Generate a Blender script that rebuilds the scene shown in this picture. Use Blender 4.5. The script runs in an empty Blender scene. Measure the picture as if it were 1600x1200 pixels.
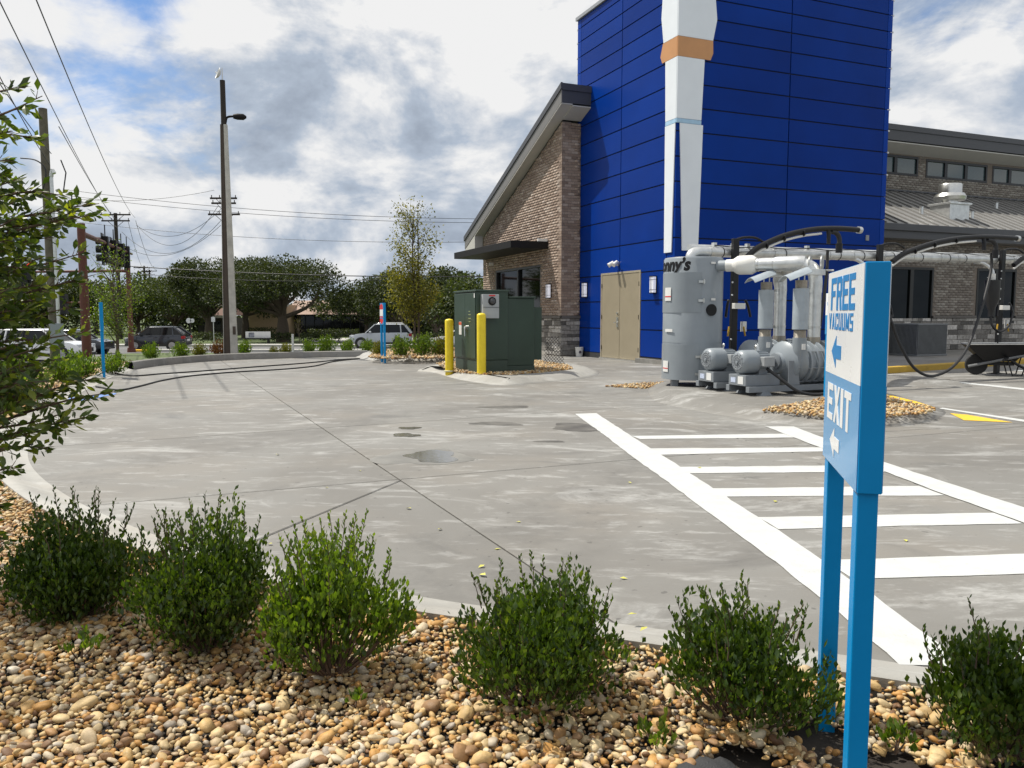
import bpy, bmesh, math, random
import numpy as np
from mathutils import Vector, Matrix, Euler
R = math.radians
S = bpy.context.scene
COL = S.collection
random.seed(7)
RNG = np.random.default_rng(7)

# ------------------------------------------------------------------ camera, sky, sun, exposure
CAM_H, F_PX, PITCH = 1.2, 1237.0, 0.0882
cd = bpy.data.cameras.new('camera'); cam = bpy.data.objects.new('camera', cd); COL.objects.link(cam)
cam.location = (0, 0, CAM_H); cam.rotation_euler = (math.pi/2 - PITCH, 0, 0)
cd.sensor_width = 36; cd.lens = 36*F_PX/1600; cd.clip_start = .05; cd.clip_end = 2000
S.camera = cam
S.view_settings.view_transform = 'Standard'; S.view_settings.look = 'None'
S.view_settings.exposure = 0.16; S.view_settings.gamma = 1; S.view_settings.use_curve_mapping = False
S.render.engine = 'CYCLES'
S.cycles.max_bounces = 6; S.cycles.transparent_max_bounces = 4
try: S.cycles.use_denoising = True
except Exception: pass

BA = 0.3934                                    # yaw of the car wash building
UX, UY = math.cos(BA), math.sin(BA)
VX, VY = -UY, UX
BC = (3.738, 18.389)                           # corner of the blue tower on the ground
sl = Vector((-0.9, 0.96, 2.2)).normalized()    # direction to the sun, building axes (from the eave's shadow)
SUN = Vector((sl.x*UX + sl.y*VX, sl.x*UY + sl.y*VY, sl.z))
sun_el = math.asin(SUN.z); sun_az = math.atan2(SUN.x, SUN.y)
ld = bpy.data.lights.new('sun', 'SUN'); ld.energy = 4.7; ld.angle = R(.53); ld.color = (1, .95, .86)
lo = bpy.data.objects.new('sun', ld); COL.objects.link(lo)
lo.rotation_euler = SUN.to_track_quat('Z', 'Y').to_euler(); lo.location = (-20, 10, 40)

W = bpy.data.worlds.new('World'); S.world = W; W.use_nodes = True
def world():
    nt = W.node_tree; N = nt.nodes; K = nt.links
    for n in list(N): N.remove(n)
    def nd(t, **kw):
        n = N.new(t)
        for k, v in kw.items(): setattr(n, k, v)
        return n
    def m(op, a, b=None, c=None, clamp=False):
        n = nd('ShaderNodeMath', operation=op, use_clamp=clamp)
        for i, v in enumerate((a, b, c)):
            if v is None: continue
            if isinstance(v, (int, float)): n.inputs[i].default_value = v
            else: K.new(v, n.inputs[i])
        return n.outputs[0]
    out = nd('ShaderNodeOutputWorld'); bg = nd('ShaderNodeBackground'); bg.inputs['Strength'].default_value = .1
    K.new(bg.outputs[0], out.inputs[0])
    sky = nd('ShaderNodeTexSky', sky_type='NISHITA'); sky.sun_disc = False
    sky.sun_elevation = sun_el; sky.sun_rotation = sun_az; sky.air_density = 1.0; sky.dust_density = .6; sky.ozone_density = 2.0
    tc = nd('ShaderNodeTexCoord'); sp = nd('ShaderNodeSeparateXYZ'); K.new(tc.outputs['Generated'], sp.inputs[0])
    x, y, z = sp.outputs
    def noise(ox, oy, oz, scale, detail, rough, dist=0.0, sz=1.7):
        cb = nd('ShaderNodeCombineXYZ')
        K.new(m('ADD', x, ox), cb.inputs[0]); K.new(m('ADD', y, oy), cb.inputs[1]); K.new(m('MULTIPLY_ADD', z, sz, oz), cb.inputs[2])
        n = nd('ShaderNodeTexNoise', noise_dimensions='3D'); n.inputs['Scale'].default_value = scale
        n.inputs['Detail'].default_value = detail; n.inputs['Roughness'].default_value = rough; n.inputs['Distortion'].default_value = dist
        K.new(cb.outputs[0], n.inputs['Vector']); return n.outputs['Fac']
    OX, OY = SKY_OFF
    d1 = noise(OX, OY, 0, 4.4, 12, .56, .25)
    d2 = noise(OX - .035, OY + .015, .06, 4.4, 12, .56, .25)
    big = noise(OX + 7.3, OY - 2.1, 0, 2.3, 4, .5)
    wisp = noise(OX + 3.1, OY + 9.7, 0, 6.5, 10, .64, .5)
    # clear patch high on the left
    g0 = Vector(CLEAR_DIR).normalized()
    dt = m('ADD', m('ADD', m('MULTIPLY', x, g0.x), m('MULTIPLY', y, g0.y)), m('MULTIPLY', z, g0.z))
    clear = m('SUBTRACT', dt, .966)
    clear = m('MULTIPLY', clear, 1/.03, clamp=True)
    cover = m('SUBTRACT', m('ADD', m('MULTIPLY', d1, .75), m('MULTIPLY', wisp, .35)), m('MULTIPLY', clear, .165))
    mr = nd('ShaderNodeMapRange', interpolation_type='SMOOTHSTEP'); K.new(cover, mr.inputs[0])
    mr.inputs[1].default_value = .28; mr.inputs[2].default_value = .46
    mask = mr.outputs[0]
    lit = m('MULTIPLY_ADD', m('SUBTRACT', d1, d2), 4.2, .62)
    lit = m('ADD', lit, m('MULTIPLY', m('SUBTRACT', .5, big), 1.5))
    lit = m('ADD', lit, m('MULTIPLY', m('SUBTRACT', wisp, .5), 1.4))
    lit = m('MULTIPLY_ADD', m('SUBTRACT', z, .18), .75, lit)
    cr = nd('ShaderNodeValToRGB'); K.new(lit, cr.inputs[0]); e = cr.color_ramp.elements
    e[0].position = 0; e[0].color = (.38, .44, .535, 1)
    e[1].position = 1; e[1].color = (.97, .97, .97, 1)
    a = e.new(.42); a.color = (.50, .575, .685, 1); a = e.new(.72); a.color = (.74, .775, .83, 1)
    sc = nd('ShaderNodeMix', data_type='RGBA', blend_type='MULTIPLY'); sc.inputs[0].default_value = 1
    K.new(cr.outputs[0], sc.inputs[6]); sc.inputs[7].default_value = (8.1, 8.1, 8.1, 1)
    mx = nd('ShaderNodeMix', data_type='RGBA'); K.new(mask, mx.inputs[0])
    sb = nd('ShaderNodeMix', data_type='RGBA', blend_type='MULTIPLY'); sb.inputs[0].default_value = 1
    K.new(sky.outputs[0], sb.inputs[6]); sb.inputs[7].default_value = (.78, .95, 1.15, 1)
    K.new(sb.outputs[2], mx.inputs[6]); K.new(sc.outputs[2], mx.inputs[7])
    K.new(mx.outputs[2], bg.inputs['Color'])
SKY_OFF = (5.2, 1.3)
CLEAR_DIR = (-.614, 1.036, .375)
world()

# ------------------------------------------------------------------ survey of the place: a sight line meets the ground (or a height, or a depth)
_cp, _sp = math.cos(PITCH), math.sin(PITCH)
def ray(x, y):
    a, b = (x-800)/F_PX, (y-600)/F_PX
    return Vector((a, -b*_sp + _cp, -b*_cp - _sp))
def G(x, y, z=0.0):
    d = ray(x, y); t = (z-CAM_H)/d.z
    return Vector((d.x*t, d.y*t, z))
def D(x, y, Y):
    d = ray(x, y); t = Y/d.y
    return Vector((d.x*t, Y, CAM_H + d.z*t))
def P(v):
    x, y, z = v[0], v[1], v[2]-CAM_H
    cy = -_sp*y - _cp*z; cz = _cp*y - _sp*z
    return 800+F_PX*x/cz, 600+F_PX*cy/cz

# ------------------------------------------------------------------ materials
MATS = {}
def mat(name, c, rough=.6, metal=0.0, var=.12, scale=6.0, bump=0.0, bscale=60.0, spec=.5, tint=None, coat=0.0):
    if name in MATS: return MATS[name]
    m_ = bpy.data.materials.new(name); m_.use_nodes = True; MATS[name] = m_
    nt = m_.node_tree; N = nt.nodes; K = nt.links; b = N['Principled BSDF']
    b.inputs['Roughness'].default_value = rough; b.inputs['Metallic'].default_value = metal
    b.inputs['Specular IOR Level'].default_value = spec; b.inputs['Coat Weight'].default_value = coat
    g = N.new('ShaderNodeNewGeometry')
    n = N.new('ShaderNodeTexNoise'); n.inputs['Scale'].default_value = scale; n.inputs['Detail'].default_value = 6; n.inputs['Roughness'].default_value = .6
    K.new(g.outputs['Position'], n.inputs['Vector'])
    r = N.new('ShaderNodeValToRGB'); K.new(n.outputs['Fac'], r.inputs[0])
    lo_ = [max(0, v*(1-var)) for v in c]; hi = [min(1, v*(1+var)) for v in c]
    if tint: lo_ = [max(0, v*t) for v, t in zip(lo_, tint)]
    e = r.color_ramp.elements; e[0].position = .3; e[0].color = (*lo_, 1); e[1].position = .7; e[1].color = (*hi, 1)
    K.new(r.outputs[0], b.inputs['Base Color'])
    rr = N.new('ShaderNodeMapRange'); K.new(n.outputs['Fac'], rr.inputs[0]); rr.inputs[3].default_value = max(.02, rough*.85); rr.inputs[4].default_value = min(1, rough*1.15)
    K.new(rr.outputs[0], b.inputs['Roughness'])
    if bump:
        n2 = N.new('ShaderNodeTexNoise'); n2.inputs['Scale'].default_value = bscale; n2.inputs['Detail'].default_value = 4
        K.new(g.outputs['Position'], n2.inputs['Vector'])
        bm_ = N.new('ShaderNodeBump'); bm_.inputs['Strength'].default_value = bump; bm_.inputs['Distance'].default_value = .01
        K.new(n2.outputs['Fac'], bm_.inputs['Height']); K.new(bm_.outputs[0], b.inputs['Normal'])
    return m_
def tone_mat(name, stops, rough=.7, source='attr', noise=(14, .25), bump=.0, bscale=90, spec=.4, transl=0.0, tcol=None):
    """colour from a per-piece random tone: 'attr' = face attribute of a joined mesh, 'obj' = random per object"""
    if name in MATS: return MATS[name]
    m_ = bpy.data.materials.new(name); m_.use_nodes = True; MATS[name] = m_
    nt = m_.node_tree; N = nt.nodes; K = nt.links; b = N['Principled BSDF']
    b.inputs['Roughness'].default_value = rough; b.inputs['Specular IOR Level'].default_value = spec
    if source == 'attr':
        a = N.new('ShaderNodeAttribute'); a.attribute_name = 'tone'; t = a.outputs['Fac']
    else:
        a = N.new('ShaderNodeObjectInfo'); t = a.outputs['Random']
    r = N.new('ShaderNodeValToRGB'); K.new(t, r.inputs[0]); e = r.color_ramp.elements
    e[0].position = stops[0][0]; e[0].color = (*stops[0][1], 1); e[1].position = stops[-1][0]; e[1].color = (*stops[-1][1], 1)
    for p, c in stops[1:-1]:
        q = e.new(p); q.color = (*c, 1)
    g = N.new('ShaderNodeNewGeometry'); n = N.new('ShaderNodeTexNoise'); n.inputs['Scale'].default_value = noise[0]; n.inputs['Detail'].default_value = 5
    K.new(g.outputs['Position'], n.inputs['Vector'])
    mr = N.new('ShaderNodeMapRange'); K.new(n.outputs['Fac'], mr.inputs[0]); mr.inputs[1].default_value = .3; mr.inputs[2].default_value = .7
    mr.inputs[3].default_value = 1-noise[1]; mr.inputs[4].default_value = 1+noise[1]
    x = N.new('ShaderNodeMix'); x.data_type = 'RGBA'; x.blend_type = 'MULTIPLY'; x.inputs[0].default_value = 1
    K.new(r.outputs[0], x.inputs[6]); K.new(mr.outputs[0], x.inputs[7]); K.new(x.outputs[2], b.inputs['Base Color'])
    if bump:
        bm_ = N.new('ShaderNodeBump'); bm_.inputs['Strength'].default_value = bump; bm_.inputs['Distance'].default_value = .005
        n2 = N.new('ShaderNodeTexNoise'); n2.inputs['Scale'].default_value = bscale; K.new(g.outputs['Position'], n2.inputs['Vector'])
        K.new(n2.outputs['Fac'], bm_.inputs['Height']); K.new(bm_.outputs[0], b.inputs['Normal'])
    if transl:
        tr = N.new('ShaderNodeBsdfTranslucent'); ms = N.new('ShaderNodeMixShader'); ms.inputs[0].default_value = transl
        x2 = N.new('ShaderNodeMix'); x2.data_type = 'RGBA'; x2.blend_type = 'MULTIPLY'; x2.inputs[0].default_value = 1
        K.new(x.outputs[2], x2.inputs[6]); x2.inputs[7].default_value = (*(tcol or (2.6, 2.2, .6)), 1)
        K.new(x2.outputs[2], tr.inputs[0]); K.new(b.outputs[0], ms.inputs[1]); K.new(tr.outputs[0], ms.inputs[2])
        K.new(ms.outputs[0], N['Material Output'].inputs[0])
    return m_
def concrete_mat(name, base, light, dark, streak=1.0):
    m_ = bpy.data.materials.new(name); m_.use_nodes = True; MATS[name] = m_
    nt = m_.node_tree; N = nt.nodes; K = nt.links; b = N['Principled BSDF']
    b.inputs['Specular IOR Level'].default_value = .5
    g = N.new('ShaderNodeNewGeometry')
    def nz(scale, detail, rough, sx=1, sy=1, rz=0, dist=0):
        mp = N.new('ShaderNodeMapping'); mp.inputs['Scale'].default_value = (sx, sy, 1); mp.inputs['Rotation'].default_value = (0, 0, rz)
        K.new(g.outputs['Position'], mp.inputs[0])
        n = N.new('ShaderNodeTexNoise'); n.inputs['Scale'].default_value = scale; n.inputs['Detail'].default_value = detail; n.inputs['Roughness'].default_value = rough
        n.inputs['Distortion'].default_value = dist
        K.new(mp.outputs[0], n.inputs['Vector']); return n.outputs['Fac']
    def ramp(f, a, b_):
        r = N.new('ShaderNodeMapRange'); r.interpolation_type = 'SMOOTHSTEP'; K.new(f, r.inputs[0]); r.inputs[1].default_value = a; r.inputs[2].default_value = b_; return r.outputs[0]
    def mx(f, a, c, k=1.0, blend='MIX'):
        n = N.new('ShaderNodeMix'); n.data_type = 'RGBA'; n.blend_type = blend
        mu = N.new('ShaderNodeMath'); mu.operation = 'MULTIPLY'; K.new(f, mu.inputs[0]); mu.inputs[1].default_value = k; K.new(mu.outputs[0], n.inputs[0])
        if isinstance(a, tuple): n.inputs[6].default_value = (*a, 1)
        else: K.new(a, n.inputs[6])
        n.inputs[7].default_value = (*c, 1); return n.outputs[2]
    blot = ramp(nz(.33, 5, .6, dist=.6), .38, .62)
    c = mx(blot, base, (base[0]*.77, base[1]*.75, base[2]*.73))
    warm = ramp(nz(.6, 4, .6), .45, .65)
    c = mx(warm, c, (base[0]*1.08, base[1]*1.0, base[2]*.92), .5)
    st = ramp(nz(1.1, 9, .70, .75, 1.5, -.3, .8), .52, .70)
    c = mx(st, c, light, .60*streak)
    st2 = ramp(nz(5, 6, .68, .55, 1.4, .5), .53, .68)
    c = mx(st2, c, light, .35*streak)
    dk = ramp(nz(.8, 9, .70, .8, 1.3, .4, .9), .545, .72)
    c = mx(dk, c, dark, .75)
    oi = N.new('ShaderNodeObjectInfo'); orr = N.new('ShaderNodeMapRange'); K.new(oi.outputs['Random'], orr.inputs[0]); orr.inputs[3].default_value = .0; orr.inputs[4].default_value = .3
    c = mx(orr.outputs[0], c, dark, .7)
    fine = ramp(nz(45, 4, .7), .35, .68)
    c = mx(fine, c, tuple(v*.78 for v in base), .22)
    speck = ramp(nz(16, 2, .5), .68, .74)
    c = mx(speck, c, tuple(v*.45 for v in dark), .5)
    K.new(c, b.inputs['Base Color'])
    rr = N.new('ShaderNodeMapRange'); K.new(dk, rr.inputs[0]); rr.inputs[3].default_value = .66; rr.inputs[4].default_value = .5; K.new(rr.outputs[0], b.inputs['Roughness'])
    # faint tyre tracks curving through the lot
    wv = N.new('ShaderNodeTexWave'); wv.wave_type = 'RINGS'; wv.rings_direction = 'Z'; wv.inputs['Scale'].default_value = .085; wv.inputs['Distortion'].default_value = 1.2; wv.inputs['Detail'].default_value = 3; wv.inputs['Detail Scale'].default_value = .25
    mpw = N.new('ShaderNodeMapping'); mpw.inputs['Location'].default_value = (-9, -1.5, 0); K.new(g.outputs['Position'], mpw.inputs[0]); K.new(mpw.outputs[0], wv.inputs[0])
    tw = N.new('ShaderNodeMath'); tw.operation = 'MULTIPLY'; K.new(ramp(wv.outputs['Fac'], .86, .98), tw.inputs[0]); K.new(ramp(nz(2.2, 6, .7), .42, .62), tw.inputs[1])
    c = mx(tw.outputs[0], c, dark, .38); K.new(c, b.inputs['Base Color'])
    bm_ = N.new('ShaderNodeBump'); bm_.inputs['Strength'].default_value = .35; bm_.inputs['Distance'].default_value = .006
    K.new(nz(120, 5, .65, .35, 1.0, .3), bm_.inputs['Height']); K.new(bm_.outputs[0], b.inputs['Normal'])
    return m_
M_conc = concrete_mat('concrete', (.213, .208, .193), (.48, .478, .462), (.10, .096, .088), 1.2)
M_kerb = concrete_mat('kerb_concrete', (.36, .355, .33), (.52, .52, .50), (.22, .215, .20), .8)
M_curb_dark = concrete_mat('old_concrete', (.25, .245, .23), (.38, .37, .35), (.12, .12, .11), .8)
def worn_paint():
    m_ = mat('white_paint', (.52, .53, .52), .6, var=.07, scale=9, bump=.25, bscale=90); nt = m_.node_tree; N = nt.nodes; K = nt.links; b = N['Principled BSDF']
    src = b.inputs['Base Color'].links[0].from_socket; g = N.new('ShaderNodeNewGeometry'); last = src
    for sc, a0, a1, k, col in [(26, .60, .72, .55, (.26, .255, .235)), (3.2, .50, .74, .35, (.42, .41, .38)), (110, .62, .70, .5, (.28, .27, .25)), (1.1, .55, .75, .4, (.36, .35, .32))]:
        n = N.new('ShaderNodeTexNoise'); n.inputs['Scale'].default_value = sc; n.inputs['Detail'].default_value = 7; n.inputs['Roughness'].default_value = .7; K.new(g.outputs['Position'], n.inputs['Vector'])
        r = N.new('ShaderNodeMapRange'); r.interpolation_type = 'SMOOTHSTEP'; K.new(n.outputs['Fac'], r.inputs[0]); r.inputs[1].default_value = a0; r.inputs[2].default_value = a1; r.inputs[4].default_value = k
        x = N.new('ShaderNodeMix'); x.data_type = 'RGBA'; K.new(r.outputs[0], x.inputs[0]); K.new(last, x.inputs[6]); x.inputs[7].default_value = (*col, 1); last = x.outputs[2]
    K.new(last, b.inputs['Base Color']); return m_
M_paint = worn_paint()
M_yellow = mat('yellow_paint', (.80, .50, .03), .5, var=.1, scale=8)
M_boll = mat('bollard_yellow', (.80, .62, .02), .42, var=.09, scale=5, tint=(1, .96, .8))
M_bluetrim = mat('blue_trim', (.0, .04, .30), .45, var=.05, spec=.12)
M_blue = tone_mat('blue_panel', [(0, (0, .026, .205)), (.5, (0, .029, .222)), (1, (0, .033, .245))], .38, 'obj', (.8, .10), .02, 1.5, spec=.10)
M_core = mat('dark_joint', (.012, .014, .03), .8)
M_white = mat('white_panel', (.76, .80, .84), .45, var=.03, scale=2)
M_tan = mat('tan_panel', (.55, .27, .11), .5, var=.06, scale=3)
M_door = mat('taupe_door', (.285, .245, .17), .5, var=.05, scale=3)
M_steel = mat('brushed_steel', (.62, .62, .60), .32, 1.0, var=.08, scale=20)
M_galv = mat('galvanized_pipe', (.66, .67, .66), .36, .75, var=.16, scale=7, bump=.05)
M_nipple = mat('pipe_nipple', (.36, .33, .28), .5, .6, var=.15, scale=40)
M_grey = mat('machine_grey', (.245, .275, .30), .38, var=.06, scale=4, bump=.03, coat=.15)
M_grey2 = mat('machine_grey_dark', (.20, .22, .24), .45, var=.08, scale=8)
M_pvc = mat('white_pvc', (.74, .73, .69), .4, var=.05)
M_black = mat('black_metal', (.009, .009, .010), .4, var=.2, spec=.35)
M_rub = mat('black_rubber', (.016, .016, .017), .55, var=.2, scale=20)
M_fascia = mat('grey_fascia', (.062, .064, .072), .45, var=.06, scale=2)
M_fascia2 = mat('light_fascia', (.17, .165, .16), .5, var=.05, scale=2)
M_soffit = mat('pale_soffit', (.47, .46, .43), .7, var=.05, scale=3)
M_bronze = mat('dark_bronze', (.013, .012, .012), .55, var=.08, spec=.2)
M_mortar = mat('mortar', (.185, .155, .13), .9, var=.15, scale=20, bump=.3)
M_frame = mat('window_frame', (.012, .012, .013), .35)
M_green = mat('transformer_green', (.026, .050, .034), .40, var=.10, scale=2.5, coat=.1)
M_greenbase = mat('transformer_base', (.035, .056, .042), .5, var=.12, scale=4)
M_meter = mat('meter_grey', (.36, .38, .39), .45, var=.06)
M_signblue = mat('sign_blue', (.001, .25, .58), .4, var=.04, scale=8, spec=.25)
M_signface = mat('sign_face_blue', (.05, .29, .60), .25, var=.03, coat=.2)
M_signwhite = mat('sign_white', (.82, .835, .84), .28, var=.02, coat=.2)
M_letblue = mat('letter_blue', (.012, .21, .52), .35, var=.02)
M_red = mat('sign_red', (.62, .03, .03), .4, var=.05)
M_rust = mat('rust_red_paint', (.115, .035, .022), .6, var=.18, scale=6)
M_wood = mat('pole_wood', (.13, .115, .085), .9, var=.3, scale=5, bump=.4, bscale=30)
M_woodd = mat('pole_wood_dark', (.035, .028, .022), .9, var=.2)
M_pconc = mat('pole_concrete', (.50, .48, .43), .85, var=.18, scale=5, bump=.3)
M_pgroove_shade = mat('pole_recess_shade', (.085, .066, .052), .9, var=.15)  # same concrete as the shaft; the recess's shade is put into this colour
M_bark = mat('bark', (.085, .065, .048), .95, var=.35, scale=14, bump=.5)
M_twig = mat('twig', (.115, .075, .05), .9, var=.3, scale=30)
M_soil = mat('weed_cloth', (.030, .024, .019), .95, var=.4, scale=12, bump=.3)
M_asph = mat('asphalt', (.13, .13, .132), .9, var=.14, scale=2, bump=.3, bscale=150)
M_grass = mat('lawn', (.075, .105, .03), .95, var=.35, scale=1.2, bump=.3)
M_walk = mat('pale_walk', (.42, .41, .38), .85, var=.1)
M_beige = mat('beige_stucco', (.40, .28, .18), .85, var=.05)
M_roof2 = mat('pink_shingle', (.34, .24, .19), .85, var=.12, scale=2)
M_dglass = mat('dark_window', (.008, .009, .010), .06, var=.05, spec=.35)
M_winglass = mat('window_glass', (.003, .005, .0045), .03, var=.05, spec=.22)
M_cler = mat('clerestory_glass', (.045, .075, .08), .05, var=.05, spec=.9)
M_roofm = mat('standing_seam', (.27, .265, .255), .42, .25, var=.07, scale=1.5)
M_label = mat('white_label', (.72, .72, .70), .5, var=.05)
M_lamp = mat('lamp_glass', (.75, .75, .80), .3, var=.03)
_b = M_lamp.node_tree.nodes['Principled BSDF']; _b.inputs['Emission Color'].default_value = (.9, .9, 1, 1); _b.inputs['Emission Strength'].default_value = .32
M_tire = mat('tyre', (.02, .02, .02), .8, var=.2)
M_rim = mat('wheel_rim', (.42, .42, .43), .3, .8, var=.1)
M_cd = mat('dark_grey_car_paint', (.030, .034, .043), .22, .3, var=.05, coat=.6)
M_cs = mat('silver_car_paint', (.42, .45, .48), .3, .1, var=.02, coat=.5)
M_cw = mat('white_car_paint', (.72, .73, .74), .25, var=.03, coat=.5)
M_clad = mat('car_cladding', (.02, .02, .021), .6)
M_tail = mat('tail_lamp', (.35, .01, .012), .2, var=.05)
M_head = mat('head_lamp', (.55, .57, .60), .12, var=.1)
BR = [(0, (.20, .145, .115)), (.2, (.26, .19, .148)), (.5, (.31, .235, .185)), (.8, (.35, .27, .218)), (1, (.42, .345, .29))]
M_brick_s = tone_mat('brick_single', BR, .85, 'obj', (30, .16), .2)
M_brick_a = tone_mat('brick_mass', BR, .85, 'attr', (30, .22), .3)
BR2 = [(0, (.18, .158, .137)), (.5, (.235, .21, .184)), (1, (.33, .305, .27))]
M_brick2 = tone_mat('grey_brick_mass', BR2, .85, 'attr', (30, .22), .3)
ST = [(0, (.09, .086, .08)), (.35, (.19, .18, .165)), (.7, (.34, .325, .30)), (1, (.52, .50, .47))]
M_stone = tone_mat('ledge_stone', ST, .85, 'obj', (18, .3), .6, 25)
PEB = [(0, (.13, .065, .03)), (.10, (.27, .16, .08)), (.24, (.44, .225, .06)), (.38, (.49, .32, .13)), (.52, (.53, .385, .19)), (.68, (.55, .43, .25)), (.80, (.36, .26, .16)), (.89, (.58, .485, .33)), (.96, (.27, .23, .19)), (1, (.62, .55, .43))]
M_peb_a = tone_mat('pebble_mass', PEB, .62, 'attr', (38, .22), .25, 140)
M_peb_s = tone_mat('pebble_single', PEB, .62, 'obj', (38, .22), .25, 140)
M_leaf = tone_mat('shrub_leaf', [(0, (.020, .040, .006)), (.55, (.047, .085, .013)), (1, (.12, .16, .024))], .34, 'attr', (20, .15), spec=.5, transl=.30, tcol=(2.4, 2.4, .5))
M_leafl = tone_mat('lime_leaf', [(0, (.04, .075, .010)), (.6, (.095, .15, .018)), (1, (.19, .225, .03))], .4, 'attr', (20, .15), spec=.5, transl=.4, tcol=(2.2, 2.3, .5))
M_tleaf_a = tone_mat('tree_leaf', [(0, (.024, .044, .010)), (.6, (.055, .09, .016)), (1, (.15, .18, .026))], .42, 'attr', (12, .2), spec=.5, transl=.38, tcol=(2.6, 2.5, .5))
M_tleaf_s = tone_mat('tree_leaf_single', [(0, (.024, .044, .010)), (.6, (.055, .09, .016)), (1, (.16, .19, .026))], .42, 'obj', (12, .2), spec=.5, transl=.38, tcol=(2.6, 2.5, .5))
M_oak = tone_mat('oak_leaf', [(0, (.016, .026, .008)), (.6, (.034, .052, .013)), (1, (.062, .082, .022))], .6, 'attr', (1.2, .25), transl=.22)
M_oak2 = tone_mat('pale_crown_leaf', [(0, (.022, .038, .010)), (.6, (.048, .075, .018)), (1, (.085, .11, .03))], .6, 'attr', (1.2, .25), transl=.25)
M_olive = tone_mat('olive_leaf', [(0, (.055, .065, .011)), (.6, (.12, .13, .018)), (1, (.24, .225, .034))], .55, 'attr', (3, .25), transl=.35, tcol=(2.2, 2.0, .5))
M_brownl = tone_mat('bronze_leaf', [(0, (.05, .02, .01)), (.6, (.11, .05, .022)), (1, (.16, .09, .03))], .6, 'attr', (5, .25), transl=.25)
M_water = mat('water', (.125, .12, .105), .05, var=.1, spec=.5, bump=.06, bscale=18)

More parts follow.
